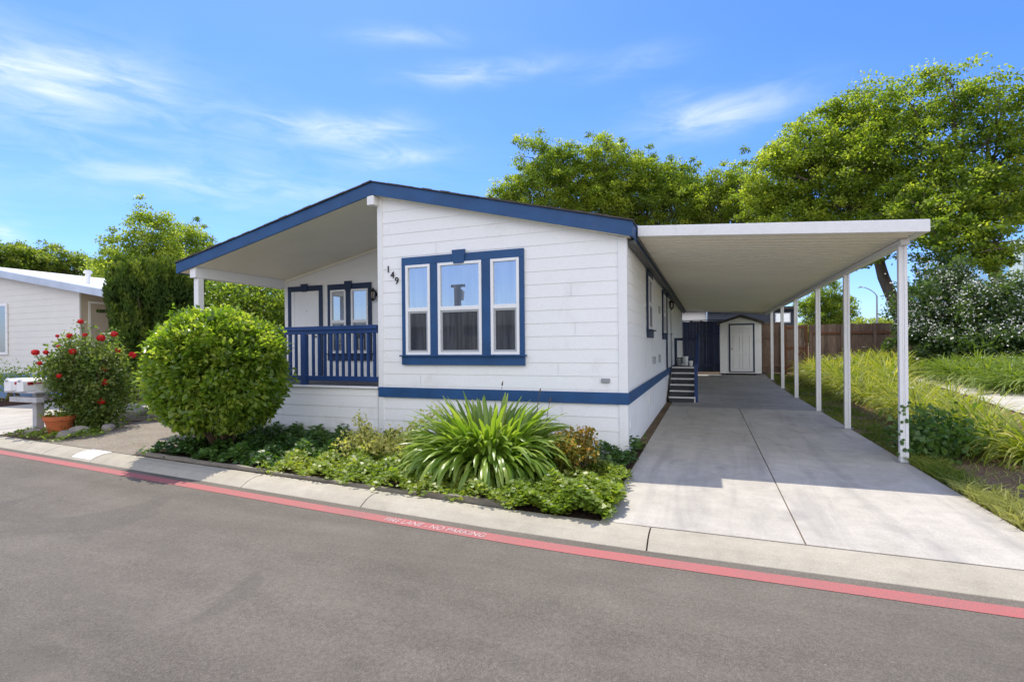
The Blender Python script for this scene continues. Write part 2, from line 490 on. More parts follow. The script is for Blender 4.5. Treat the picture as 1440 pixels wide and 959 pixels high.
# rolled kerb in sections with narrow joints
m = MB()
prof = [(0, 0), (-.03, .012), (-.15, .010), (-.24, -.008), (-.31, -.040), (-.345, -.058), (-.355, -.075), (-.36, -.15), (0, -.15)]
edges = [-60, -40, -32, -26, -22, -19, -16, -13, -10.1, -8.3, -7.0, -3.88, -2.15, .585, 3.6, 6.6, 9.6, 13, 17, 24, 40, 60]
for a, b in zip(edges[:-1], edges[1:]):
    n = max(2, int((b - a) / .7))
    us = np.linspace(a + .006, b - .006, n)
    V = []
    for u in us:
        k = float(kb(u))
        for w, z in prof: V.append((u, k + w, z))
    p = len(prof); F = []
    for i in range(n - 1):
        for j in range(p): F.append((i * p + j, (i + 1) * p + j, (i + 1) * p + (j + 1) % p, i * p + (j + 1) % p))
    F.append(tuple(range(p))); F.append(tuple(range(n * p - 1, (n - 1) * p - 1, -1)))
    m.add(V, F)
tag(m.build('kerb', KERBC), kind='structure')

# painted fire lane stripe with its lettering
us = np.arange(-34, 16, .3)
V = []; F = []
for u in us:
    k = float(kb(u))
    V += [(u, k - .45, ROADZ + .003), (u, k - .592, ROADZ + .003)]
for i in range(len(us) - 1): F.append((2 * i, 2 * i + 1, 2 * i + 3, 2 * i + 2))
m = MB(); m.add(V, F)
stripe = tag(m.build('fire_lane_stripe', REDLINE), kind='structure')

def text_mesh(name, s, size, mat, parent, mtx, extrude=0., spacing=1.):
    cu = bpy.data.curves.new(name, 'FONT'); cu.body = s; cu.size = size; cu.extrude = extrude
    cu.space_character = spacing; cu.align_x = 'CENTER'; cu.align_y = 'CENTER'
    o = bpy.data.objects.new(name + '_tmp', cu); COL.objects.link(o)
    bpy.context.view_layer.update()
    me = bpy.data.meshes.new_from_object(o.evaluated_get(bpy.context.evaluated_depsgraph_get()))
    bpy.data.objects.remove(o)
    me.transform(mtx); me.materials.clear()
    return link_mesh(name, me, mat, parent)
uc = -1.20; sl = float(kb(uc + .4) - kb(uc - .4)) / .8
text_mesh('lettering', 'FIRE LANE - NO PARKING', .112, LETTER, stripe,
          Matrix.Translation((uc, float(kb(uc)) - .525, ROADZ + .006)) @ Matrix.Rotation(math.atan(sl), 4, 'Z') @ Matrix.Scale(.80, 4, (1, 0, 0)))

# driveway slabs
m = MB()
def slab(u0, u1, v0, v1, g=.005, mi=0):
    n = max(1, int((v1 - v0) / 1.2)) if v1 > 8.5 else 1
    vs = np.linspace(v0 + g, v1 - g, n + 1)
    for a, b in zip(vs[:-1], vs[1:]):
        za, zb = float(gz(1, a)), float(gz(1, b))
        P = [(u0 + g, a), (u1 - g, a), (u1 - g, b), (u0 + g, b)]
        top = [(x, y, (za if y == a else zb) + .004) for x, y in P]; bot = [(x, y, -.1) for x, y in P]
        m.add(bot + top, [(4, 5, 6, 7), (0, 1, 5, 4), (1, 2, 6, 5), (2, 3, 7, 6), (3, 0, 4, 7)], mi)
vj = [-2.645, 1.98, 4.3, 5.9]
for a, b in zip(vj[:-1], vj[1:]):
    slab(.16, 1.70, a, b, .006); slab(1.70, 3.34, a, b, .006)
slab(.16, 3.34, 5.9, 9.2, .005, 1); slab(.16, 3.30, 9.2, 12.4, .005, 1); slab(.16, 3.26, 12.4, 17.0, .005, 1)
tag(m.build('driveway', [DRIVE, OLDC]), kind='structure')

# neighbour's driveway, gravel walk, garden bed soil, mulch strip, right-hand path
def patch(name, poly, z, mat, step=None, zf=None):
    m = MB(); m.add([(x, y, z if zf is None else zf(x, y)) for x, y in poly], [tuple(range(len(poly)))])
    return tag(m.build(name, mat), kind='structure')
K = lambda u, d=0.: float(kb(u)) + d
patch('neighbour_driveway', [(-16.6, K(-16.6, .003)), (-10.75, K(-10.75, .003)), (-11.6, .35), (-12.5, 2.6), (-16.6, 2.0)], .003, DRIVE)
patch('mulch_strip', [(-24, .9), (-16.7, .62), (-16.7, 2.15), (-24, 2.15)], .006, MULCH)
patch('gravel_path', [(-9.35, K(-9.35, .004)), (-6.62, K(-6.62, .004)), (-6.55, -1.2), (-7.2, -.6), (-8.3, -.1), (-8.3, 3.0), (-10.6, 3.0), (-10.2, .5), (-9.3, -1.0)], .006, GRAVEL)
patch('garden_bed', [(-6.6, K(-6.6, .004)), (-3, K(-3, .004)), (0.15, K(.15, .004)), (.15, .9), (.02, .9), (.02, .03), (-8.2, .03), (-8.2, -.2), (-6.5, -1.2)], .010, SOIL)
m = MB()
pu = [(6.2, 4.2), (6.25, 5.2), (6.4, 6.4), (6.6, 8.0), (6.75, 10.0), (6.75, 12.0)]
V = []; F = []
for i, (x, y) in enumerate(pu):
    V += [(x, y, float(gz(x, y)) + .02), (x + 1.1, y + .25, float(gz(x + 1.1, y)) + .02)]
V = [(8.6, .3, .50), (9.7, .9, .52), (7.0, 2.6, .42), (8.1, 3.2, .5)] + V
n = len(V) // 2
for i in range(n - 1): F.append((2 * i, 2 * i + 1, 2 * i + 3, 2 * i + 2))
m.add(V, F); tag(m.build('garden_path', PATHC, smooth=True), kind='structure')
# white painted square on the kerb
m = MB()
pts = [(w_, z_ + .003) for w_, z_ in prof[1:5]]
V = [(u_, K(u_) + w_, z_) for u_ in (-7.55, -7.3, -7.05) for w_, z_ in pts]
m.add(V, [(4 * a + b, 4 * a + b + 1, 4 * a + b + 5, 4 * a + b + 4) for a in range(2) for b in range(3)])
tag(m.build('kerb_paint', TRIMW), kind='structure')

# ================================================================== THE HOUSE
house = thing('manufactured_house', 'white lap-sided house numbered 149 with blue trim, gabled front and corner porch', 'house', (0, 0, 0))
LAP = .187
def siding(m, O, A, Nn, a0, a1, z0, z1, thick=.010, joints=()):
    """lap courses on a vertical plane: O origin, A unit along, Nn outward; a0/a1 numbers or functions of z."""
    O, A, Nn = Vector(O), Vector(A), Vector(Nn); Z = Vector((0, 0, 1))
    f0 = a0 if callable(a0) else (lambda z: a0); f1 = a1 if callable(a1) else (lambda z: a1)
    z = z0; i = 0
    while z < z1 - .004:
        zt = min(z + LAP, z1)
        def P(a, zz, off): return O + A * a + Z * zz + Nn * off
        cuts = [None] + [j for c, j in joints if c == i] + [None]
        for k in range(len(cuts) - 1):
            b0 = f0(z) if cuts[k] is None else cuts[k] + .003; t0 = f0(zt) if cuts[k] is None else cuts[k] + .003
            b1 = f1(z) if cuts[k + 1] is None else cuts[k + 1] - .003; t1 = f1(zt) if cuts[k + 1] is None else cuts[k + 1] - .003
            if b1 - b0 < .01: continue
            m.quad(P(b0, z, thick), P(b1, z, thick), P(t1, zt, .003), P(t0, zt, .003))
            m.quad(P(b0, z, .0), P(b1, z, .0), P(b1, z, thick), P(b0, z, thick))
        z = zt; i += 1
UL, UM, ZR = -8.05, -3.98, 3.965
sR, sL = .249, .219
zr = lambda u: ZR - (sR * (u - UM) if u > UM else sL * (UM - u))   # underside of the roof
HV = 16.5
# gable wall (front, right half)
m = MB()
m.prism([(UM, 0), (0, 0), (0, zr(0)), (UM, zr(UM))], 'y', .002, HV)
ur = lambda z: min(-.004, UM + (ZR - z) / sR)
siding(m, (0, 0, 0), (1, 0, 0), (0, -1, 0), UM + .004, ur, -.05, 3.95, joints=((5, -3.2), (6, -.95), (14, -2.2), (2, -1.9), (3, -.9), (9, -.7), (12, -.75), (16, -2.9)))
m.build('front_wall', WHITE, house)
m = MB()
siding(m, (0, 0, 0), (0, 1, 0), (1, 0, 0), .004, HV, -.05, zr(0) - .01)
m.build('side_wall', WHITE, house)
# porch walls and main body on the left half
PV = 2.1
m = MB()
m.prism([(UL, 0), (UM - .01, 0), (UM - .01, zr(UM)), (UL, zr(UL))], 'y', PV + .002, HV)
siding(m, (0, PV, 0), (1, 0, 0), (0, -1, 0), lambda z: max(UL, UM - (ZR - z) / sL), UM - .004, .86, 3.95)
m.build('porch_wall', WHITE, house)
m = MB()
siding(m, (UM, 0, 0), (0, 1, 0), (-1, 0, 0), .004, PV, .86, ZR - .02, .008)
m.build('porch_side_wall', WHITE, house)
m = MB()                                                             # skirting below the porch
m.box(UL, UM - .01, .004, .06, -.05, .80)
siding(m, (0, 0, 0), (1, 0, 0), (0, -1, 0), UL, UM - .03, -.05, .815, joints=((1, -5.4),))
siding(m, (UL, 0, 0), (0, 1, 0), (-1, 0, 0), .0, HV, -.05, .815)
m.build('skirting', WHITE, house)
m = MB(); m.box(UL - .04, UM - .012, -.045, .02, .822, .856)
m.build('porch_sill', TRIMW, house, .004)
m = MB(); m.box(UL, UM - .02, .022, PV, .74, .852)
m.build('porch_floor', DECK, house)
# corner boards
for nm, (x0, x1, y0, y1, z1) in (('corner_board', (UM, UM + .095, -.024, .0, zr(UM + .1) - .01)), ('corner_board', (-.095, .026, -.024, -.0005, zr(.026) - .01)),
                             ('corner_board', (.0005, .026, .0005, .10, zr(.026) - .01)), ('corner_board', (UL - .02, UL + .085, PV - .024, PV, zr(UL) - .01)),
                             ('corner_board', (UM - .03, UM - .012, PV - .08, PV - .012, 3.9))):
    m = MB(); m.box(x0, x1, y0, y1, -.05 if y0 < .5 else .86, z1); m.build(nm, TRIMW, house, .004)
m = MB()                                                             # blue belt board round front and side
m.box(UM + .005, .040, -.040, -.0255, .695, .855); m.box(.0275, .040, -.0250, HV, .695, .855)
m.build('belt_board', BLUE, house, .003)
# roof
uR, uLft = .10, -8.50
VF = -.16
T = .175
m = MB()
m.prism([(uR, zr(uR)), (uR, zr(uR) + T), (UM, ZR + T + .01), (uLft, zr(uLft) + T), (uLft, zr(uLft)), (UM, ZR)], 'y', VF + .03, HV + .3)
# slightly uneven shingle edge along the rake
def rake(u0, u1):
    n = 26
    for i in range(n):
        a = u0 + (u1 - u0) * i / n; b = u0 + (u1 - u0) * (i + 1) / n; a, b = min(a, b), max(a, b)
        e = VF - .022 - random.uniform(0, .012); h = .012 + random.uniform(0, .012)
        m.prism([(a, zr(a) + T + .012), (b, zr(b) + T + .012), (b, zr(b) + T + .014 + h), (a, zr(a) + T + .014 + h)], 'y', e, HV + .3)
rake(UM, uR + .03); rake(UM, uLft - .03)
m.build('roof', SHINGLE, house)
m = MB()
for a, b in ((UM, uR - .03), (uLft + .03, UM)):
    m.add([(a, VF + .03, zr(a) - .004), (b, VF + .03, zr(b) - .004), (b, 2.12, zr(b) - .004), (a, 2.12, zr(a) - .004),
           (a, VF + .03, zr(a) - .012), (b, VF + .03, zr(b) - .012), (b, 2.12, zr(b) - .012), (a, 2.12, zr(a) - .012)],
          [(0, 1, 2, 3), (7, 6, 5, 4), (0, 4, 5, 1), (1, 5, 6, 2), (2, 6, 7, 3), (3, 7, 4, 0)])
m.build('soffit', SOFFIT, house)
for a, b, mt in ((UM, uR + .02, BLUE), (uLft - .02, UM, BLUE)):
    m = MB()
    s = 1 if b > 0 else -1
    m.prism([(a, zr(a) - .02), (b, zr(b) - .02), (b, zr(b) + T + .01), (a, zr(a) + T + .01)], 'y', VF, VF + .028)
    m.build('fascia', mt, house, .003)
m = MB(); m.box(uR + .001, uR + .022, VF + .03, HV + .3, zr(uR) - .02, zr(uR) + T - .01)
m.build('eave_fascia', BLUE, house, .003)
m = MB(); m.box(uLft - .022, uLft - .001, VF + .03, HV + .3, zr(uLft) - .02, zr(uLft) + T - .01)
m.build('eave_fascia', BLUE, house, .003)
m = MB(); m.box(.03, .12, .06, HV, zr(.1) - .085, zr(.1) - .022)
m.build('gutter', GUTTER, house, .01)
m = MB(); m.box(UM - .10, UM + .03, VF + .005, .01, ZR - .175, ZR - .026); m.box(UM - .10, UM - .012, .01, PV, ZR - .175, ZR - .05)
m.build('ridge_beam', TRIMW, house, .006)
m = MB(); m.prism([(UL - .15, 2.86), (UL, 2.86), (UL, zr(UL) - .014), (UL - .15, zr(UL - .15) - .014)], 'y', -.12, PV + .02)
m.build('porch_beam', TRIMW, house, .005)
m = MB(); m.box(UL - .125, UL - .005, -.06, .06, .0, 2.858)
m.build('porch_post', TRIMW, house, .006)
m = MB()                                                             # soffit molding along the porch wall
for a, b in ((UL, UM - .02),):
    m.prism([(a, zr(a) - .075), (b, zr(b) - .075), (b, zr(b) - .016), (a, zr(a) - .016)], 'y', PV - .035, PV - .016)
m.build('frieze_board', SOFFIT, house)

# ---- windows
def dh_window(parent, x0, x1, z0, z1, zm, O=(0, 0, 0), A=(1, 0, 0), Nn=(0, -1, 0), glass=None, fr=.042):
    """double-hung unit on a wall plane: frame mesh, its panes and insect screen."""
    O, A, Nn = Vector(O), Vector(A), Vector(Nn)
    def bx(m, a0, a1, b0, b1, o0, o1, mi=0):
        P = lambda a, b, o: O + A * a + Vector((0, 0, b)) + Nn * o
        m.add([P(a0, b0, o0), P(a1, b0, o0), P(a1, b0, o1), P(a0, b0, o1), P(a0, b1, o0), P(a1, b1, o0), P(a1, b1, o1), P(a0, b1, o1)],
              [(0, 1, 2, 3), (7, 6, 5, 4), (0, 4, 5, 1), (1, 5, 6, 2), (2, 6, 7, 3), (3, 7, 4, 0)], mi)
    m = MB()
    bx(m, x0, x0 + fr, z0, z1, .016, .056); bx(m, x1 - fr, x1, z0, z1, .016, .056)
    bx(m, x0 + fr, x1 - fr, z1 - fr, z1, .016, .056); bx(m, x0 + fr, x1 - fr, z0, z0 + fr, .016, .056)
    bx(m, x0 + fr, x1 - fr, zm - .03, zm + .03, .016, .050)
    w = m.build('window', VINYL, parent, .003)
    m = MB(); bx(m, x0 + fr, x1 - fr, zm + .03, z1 - fr, .016, .026); m.build('pane', glass or GLASS, w)
    m = MB(); s = .03
    bx(m, x0 + fr, x0 + fr + s, z0 + fr, zm - .03, .018, .040); bx(m, x1 - fr - s, x1 - fr, z0 + fr, zm - .03, .018, .040)
    bx(m, x0 + fr + s, x1 - fr - s, zm - .03 - s, zm - .03, .018, .040); bx(m, x0 + fr + s, x1 - fr - s, z0 + fr, z0 + fr + s, .018, .040)
    m.build('screen_frame', SASH, w, .002)
    m = MB(); bx(m, x0 + fr + s, x1 - fr - s, z0 + fr + s, zm - .03 - s, .018, .024); m.build('insect_screen', SCREEN, w)
    return w
def surround(name, parent, x0, x1, zs, z1, gaps, key, mat, yy=0., sill=.155):
    """boards round a window group on a wall facing -v at v = yy; gaps are the windows' (x0, x1)."""
    m = MB()
    zb, zt = zs, z1 - .125
    m.box(x0, x1, yy - .046, yy - .016, zt, z1)
    xs = [x0] + [g for gp in gaps for g in gp] + [x1]
    for i in range(0, len(xs), 2):
        m.box(xs[i] + (.001 if i else 0), xs[i + 1] - (.001 if i + 2 < len(xs) else 0), yy - .044, yy - .016, zb, zt)
    m.box(x0 - .005, x1 + .005, yy - .050, yy - .016, zs - sill, zs - .022)
    m.box(x0 - .03, x1 + .03, yy - .085, yy - .016, zs - .022, zs)
    if key:
        w, zk = key[1], z1 + .055
        m.prism([(key[0] - w * .38, zt - .03), (key[0] + w * .38, zt - .03), (key[0] + w * .5, zk), (key[0] - w * .5, zk)], 'y', yy - .068, yy - .0465)
    return m.build(name, mat, parent, .003)
wins = ((-3.435, -2.995), (-2.855, -2.115), (-1.965, -1.515))
surround('window_surround', house, -3.51, -1.44, 1.372, 2.915, wins, (-2.485, .23), BLUE)
for a, b in wins: dh_window(house, a, b, 1.374, 2.788, 2.085)
pw = ((-6.735, -6.32), (-6.18, -5.74))
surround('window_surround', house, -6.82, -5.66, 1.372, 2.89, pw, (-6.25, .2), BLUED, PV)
for a, b in pw: dh_window(house, a, b, 1.374, 2.763, 2.07, O=(0, PV, 0))
# front door on the porch
m = MB()
m.box(-7.955, -7.865, PV - .044, PV - .016, .86, 2.78); m.box(-7.065, -6.975, PV - .044, PV - .016, .86, 2.78)
m.box(-7.955, -6.975, PV - .046, PV - .016, 2.78, 2.895)
m.prism([(-7.465 - .075, 2.765), (-7.465 + .075, 2.765), (-7.465 + .1, 2.94), (-7.465 - .1, 2.94)], 'y', PV - .066, PV - .0465)
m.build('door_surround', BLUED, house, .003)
m = MB(); m.box(-7.862, -7.77, PV - .034, PV - .016, .86, 2.778)
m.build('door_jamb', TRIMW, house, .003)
m = MB(); m.box(-7.767, -7.068, PV - .030, PV - .016, .87, 2.775)
d = m.build('front_door', TRIMW, house, .003)
m = MB(); m.tube([(-7.15, PV - .03, 1.75), (-7.15, PV - .075, 1.75)], [.02, .028], 12); m.build('door_knob', GREYM, d, smooth=True)
m = MB(); m.tube([(-7.42, PV - .030, 2.33), (-7.42, PV - .036, 2.33)], .008, 10); m.build('peephole', GREYM, d)
# lanterns
def lantern(x, y, z, ax):
    m = MB()
    d = Vector(ax)
    b = Vector((x, y, z))
    c = b + d * .11
    m.tube([b - d * .012, b + d * .012], .045, 12)
    m.tube([b + Vector((0, 0, .05)), c + Vector((0, 0, .14)), c + Vector((0, 0, .11))], .010, 8)
    m.lathe(c.x, c.y, [(.012, z + .12), (.03, z + .11), (.075, z + .06), (.078, z + .05)], 8)
    for k in range(6):
        a = math.pi / 3 * k
        m.tube([(c.x + .062 * math.cos(a), c.y + .062 * math.sin(a), z + .05), (c.x + .05 * math.cos(a), c.y + .05 * math.sin(a), z - .09)], .006, 6)
    m.lathe(c.x, c.y, [(.056, z - .085), (.056, z - .1), (.02, z - .125), (.008, z - .15)], 8)
    o = m.build('wall_lantern', BLACK, house)
    m = MB(); m.lathe(c.x, c.y, [(.045, z - .085), (.054, z + .045)], 8); m.build('lantern_glass', DGLASS, o)
lantern(-5.56, PV, 2.62, (0, -1, 0))
lantern(.0, 7.75, 2.60, (1, 0, 0))
# house number: three dark digits stepping down
for s, x, z in (('1', -3.775, 2.752), ('4', -3.695, 2.655), ('9', -3.615, 2.56)):
    text_mesh('number_digit', s, .155, BLACK, house, Matrix.Translation((x, -.022, z)) @ Matrix.Rotation(R(90), 4, 'X'), .006)
# small wall boxes and vents
for nm, bx_, mt in (('wall_vent', (-.335, -.215, -.034, -.012, .985, 1.045), GREYM), ('outlet_box', (.006, .06, 3.46, 3.60, 1.12, 1.26), GREYM), ('outlet_box', (.006, .05, 4.76, 4.86, 1.10, 1.28), GREYM),
                ('outlet_box', (.006, .04, 4.86, 4.98, 2.20, 2.36), GREYM), ('skirting_vent', (.006, .03, .22, .34, .34, .44), METALW), ('skirting_vent', (.006, .03, 2.65, 2.82, .42, .55), METALW)):
    m = MB(); m.box(*bx_); m.build(nm, mt, house, .004)
# side windows (wall facing +u) and side door
def side_win(y0, y1, z0, z1):
    m = MB()
    m.box(.016, .044, y0 - .08, y0 - .001, z0, z1); m.box(.016, .044, y1 + .001, y1 + .08, z0, z1)
    m.box(.016, .046, y0 - .08, y1 + .08, z1, z1 + .11); m.box(.016, .050, y0 - .085, y1 + .085, z0 - .15, z0 - .022); m.box(.016, .10, y0 - .11, y1 + .11, z0 - .022, z0)
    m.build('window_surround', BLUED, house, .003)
    dh_window(house, y0, y1, z0, z1, (z0 + z1) / 2, O=(0, 0, 0), A=(0, 1, 0), Nn=(1, 0, 0), glass=DGLASS)
side_win(2.50, 3.24, 1.78, 2.74)
side_win(5.85, 6.5, 1.78, 2.72)
m = MB(); m.box(.016, .05, 7.00, 7.08, .86, 2.78); m.box(.016, .05, 8.42, 8.50, .86, 2.78); m.box(.016, .052, 7.00, 8.50, 2.78, 2.86)
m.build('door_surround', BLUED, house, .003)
m = MB(); m.box(.016, .038, 7.085, 8.415, .87, 2.775)
d = m.build('side_door', TRIMW, house, .003)
m = MB(); m.tube([(.038, 8.3, 1.8), (.09, 8.3, 1.8)], [.02, .028], 10); m.build('door_knob', GREYM, d, smooth=True)

# porch railing
m = MB()
m.box(UL - .003, UM - .03, -.03, .075, 1.80, 1.868); m.box(UL - .003, UM - .03, -.010, .055, 1.735, 1.798); m.box(UL - .003, UM - .03, -.005, .05, .935, 1.015)
rail = m.build('porch_railing', RAILB, house, .004)
m = MB(); m.box(-5.60, -5.50, -.028, .062, .858, 1.733); m.build('railing_post', RAILB, rail, .004)
u = UL + .14
while u < UM - .08:
    if abs(u + 5.55) > .09:
        m = MB(); m.box(u - .019, u + .019, .004, .042, 1.016, 1.734); m.build('baluster', RAILB, rail)
    u += .1275

# ================================================================== CARPORT
cp = thing('carport', 'white metal carport with ribbed roof on slim posts over the concrete driveway', 'carport', (3.3, .72, 0))
cz = lambda u: 3.005 - .070 * (u - .1) + 0                       # underside
CV0, CV1, CU0, CU1 = .22, 17.1, .145, 3.42
m = MB()                                                             # ribbed roof deck: ribs run from house to gutter
pf = []
y = CV0 + .03
while y < CV1:
    pf += [(y, .03), (y + .055, .03), (y + .075, .0), (y + .185, .0), (y + .2, .03)]
    y += .205
V = []; F = []
for (yy, dz) in pf:
    V += [(CU0, yy, cz(CU0) + dz), (CU1 - .10, yy, cz(CU1 - .10) + dz), (CU0, yy, cz(CU0) + .10), (CU1 - .10, yy, cz(CU1 - .10) + .10)]
for i in range(len(pf) - 1):
    F += [(4 * i, 4 * i + 4, 4 * i + 5, 4 * i + 1), (4 * i + 2, 4 * i + 3, 4 * i + 7, 4 * i + 6)]
m.add(V, F); m.build('roof_deck', CEILM, cp)
m = MB()
m.prism([(CU0, cz(CU0) - .008), (CU1 + .004, cz(CU1) - .008), (CU1 + .004, cz(CU1) + .137), (CU0, cz(CU0) + .137)], 'y', CV0 - .02, CV0 + .025)
m.build('front_fascia', METALW, cp, .006)
m = MB()
m.prism([(CU0, cz(CU0) - .008), (CU1, cz(CU1) - .008), (CU1, cz(CU1) + .137), (CU0, cz(CU0) + .137)], 'y', CV1 + .002, CV1 + .04)
m.build('back_fascia', METALW, cp, .006)
m = MB(); m.box(CU1 - .095, CU1, CV0 + .027, CV1, cz(CU1) - .006, cz(CU1) + .13)
m.build('gutter', METALW, cp, .006)
m = MB(); m.box(3.262, 3.348, .60, CV1 - .3, cz(3.3) - .070, cz(3.3) - .010); m.box(3.25, 3.36, .60, CV1 - .3, cz(3.3) - .080, cz(3.3) - .0705)
m.build('beam', METALW, cp, .004)
m = MB(); m.box(CU0 - .012, CU0 - .001, CV0 + .03, CV1, cz(CU0) - .05, cz(CU0) + .06)
m.build('wall_channel', GUTTER, cp)
for yv in (.72, 3.45, 5.92, 8.90, 11.62, 14.5):
    g0 = float(gz(3.3, yv)); zt = cz(3.3) - .081
    m = MB()
    for du in (-.028, .028):
        m.box(3.305 + du - .018, 3.305 + du + .018, yv - .035, yv + .035, g0, zt)
    m.box(3.2955, 3.3145, yv - .031, yv + .031, g0, zt)
    p = m.build('post', METALW, cp, .005)
    m = MB(); m.box(3.225, 3.385, yv - .06, yv + .06, g0 + .001, g0 + .010); m.build('base_plate', GREYM, p)
    for du in (-.068, .068):
        m = MB(); m.tube([(3.305 + du, yv - .045, g0 + .010), (3.305 + du, yv - .045, g0 + .028)], .011, 8); m.build('anchor_bolt', GREYM, p)

# ================================================================== SIDE STEPS
st = thing('entry_steps', 'dark wooden steps with pale nosings and blue handrail up to the side door', 'steps', (.4, 7.4, 0))
nst = 6; rise = .86 / nst
for i in range(nst):
    y0 = 6.86 + .27 * i; y1 = y0 + .28 if i < nst - 1 else 9.55
    z = rise * (i + 1)
    m = MB(); m.box(.075, .70, y0, y1, z - .035, z); tr = m.build('tread' if i < nst - 1 else 'landing', DECK, st)
    m = MB(); m.box(.075, .70, y0 - .022, y0 - .001, z - .034, z + .003); m.build('nosing', TRIMW, tr, .003)
    m = MB(); m.box(.085, .69, y0 + .02, y0 + .035, z - rise + .001, z - .036); m.build('riser', DECK, st)
m = MB()
m.prism([(6.86, .0), (6.86, .10), (8.15, .82), (9.55, .82), (9.55, 0)], 'x', .701, .725)
m.build('stringer', TRIMW, st)
m = MB(); m.box(.70, .79, 6.95, 7.03, .0, 1.0); m.build('newel_post', RAILB, st, .004)
m = MB(); m.prism([(6.93, .88), (8.42, 1.68), (8.42, 1.78), (6.93, .99)], 'x', .728, .80); m.build('handrail', RAILB, st, .004)
for x, y in ((.745, 8.46), (.745, 9.5), (.11, 9.5)):
    m = MB(); m.box(x - .04, x + .04, y - .04, y + .04, .80 if x > .5 else .86, 1.70); m.build('railing_post', BLUED, st, .004)
m = MB(); m.box(.71, .78, 8.50, 9.46, 1.62, 1.70); m.box(.72, .77, 8.50, 9.46, 1.25, 1.31); m.build('side_rail', BLUED, st)
m = MB(); m.box(.15, .705, 9.47, 9.53, 1.62, 1.70); m.box(.15, .705, 9.48, 9.52, 1.02, 1.10); m.build('back_rail', BLUED, st)
for (x, y, r, h, mt, lb) in ((.40, 9.2, .085, .26, TRIMW, 'tall white plastic pail on the landing of the side steps'), (.56, 8.95, .06, .13, TRIMW, 'short white plant pot at the front of the side landing'), (.22, 9.25, .075, .2, GREYM, 'grey metal can by the wall on the side landing')):
    m = MB(); m.lathe(x, y, [(r * .8, .861), (r, .861 + h), (r * 1.08, .861 + h), (r * 1.08, .861 + h + .02), (r * .9, .861 + h + .02), (r * .85, .861 + h * .6)], 18)
    tag(m.build('pail' if mt is TRIMW else 'metal_can', mt, smooth=False), lb, 'container')

# ================================================================== SHED
g0 = .19; SV = 16.4
sh = thing('storage_shed', 'small white garden shed with six-panel door and dark gabled roof at the driveway end', 'shed', (2.33, SV, g0))
su0, su1, se, sa = 1.54, 3.12, 2.36, 2.62
m = MB()
m.prism([(su0, g0 + .07), (su1, g0 + .07), (su1, se), ((su0 + su1) / 2, sa), (su0, se)], 'y', SV + .002, SV + 2.0)
sc_ = (su0 + su1) / 2; sl_ = (sa - se) / (sc_ - su0)
LAP_, LAP = LAP, .2
siding(m, (0, SV, 0), (1, 0, 0), (0, -1, 0), lambda z: su0 if z < se else su0 + (z - se) / sl_, lambda z: su1 if z < se else su1 - (z - se) / sl_, g0 + .07, sa - .03, .010)
LAP = LAP_
m.build('wall', WHITE, sh)
m = MB()
for a, b, ea, eb in ((sc_, su1 + .1, sa, se - .1 * sl_), (sc_, su0 - .1, sa, se - .1 * sl_)):
    m.prism([(a, ea + .005), (b, eb + .005), (b, eb + .105), (a, ea + .105)], 'y', SV - .14, SV + 2.1)
m.build('roof', SHINGLE, sh)
m = MB(); d0, d1, dz0, dz1 = 1.93, 2.80, g0 + .15, 2.29
m.box(d0 - .06, d0, SV - .035, SV - .012, dz0 - .03, dz1); m.box(d1, d1 + .06, SV - .035, SV - .012, dz0 - .03, dz1); m.box(d0 - .06, d1 + .06, SV - .036, SV - .012, dz1, dz1 + .06); m.box(d0, d1, SV - .035, SV - .012, dz0 - .03, dz0)
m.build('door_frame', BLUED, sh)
m = MB(); m.box(d0 + .003, d1 - .003, SV - .026, SV - .012, dz0 + .003, dz1 - .003)
dd = m.build('door', TRIMW, sh)
H = dz1 - dz0
for a0, a1 in ((.12, .45), (.55, .88)):
    for b0, b1 in ((.06, .38), (.44, .77), (.83, .94)):
        x0, x1 = d0 + (d1 - d0) * a0, d0 + (d1 - d0) * a1; z0, z1 = dz0 + H * b0, dz0 + H * b1
        m = MB()
        m.box(x0, x1, SV - .052, SV - .0262, z0, z0 + .025); m.box(x0, x1, SV - .052, SV - .0262, z1 - .025, z1)
        m.box(x0, x0 + .025, SV - .0515, SV - .0262, z0 + .025, z1 - .025); m.box(x1 - .025, x1, SV - .0515, SV - .0262, z0 + .025, z1 - .025)
        m.box(x0 + .055, x1 - .055, SV - .032, SV - .0262, z0 + .055, z1 - .055)
        m.build('door_panel', TRIMW, dd, .003)
m = MB(); m.tube([(d0 + .07, SV - .026, dz0 + .95), (d0 + .07, SV - .09, dz0 + .95)], [.02, .03], 10); m.build('door_knob', GREYM, dd, smooth=True)
m = MB(); m.box(su0 + .05, su0 + .2, SV + .02, SV + 1.9, g0 - .0, g0 + .069); m.box(su1 - .2, su1 - .05, SV + .02, SV + 1.9, g0, g0 + .069); m.build('skid', DECK, sh)

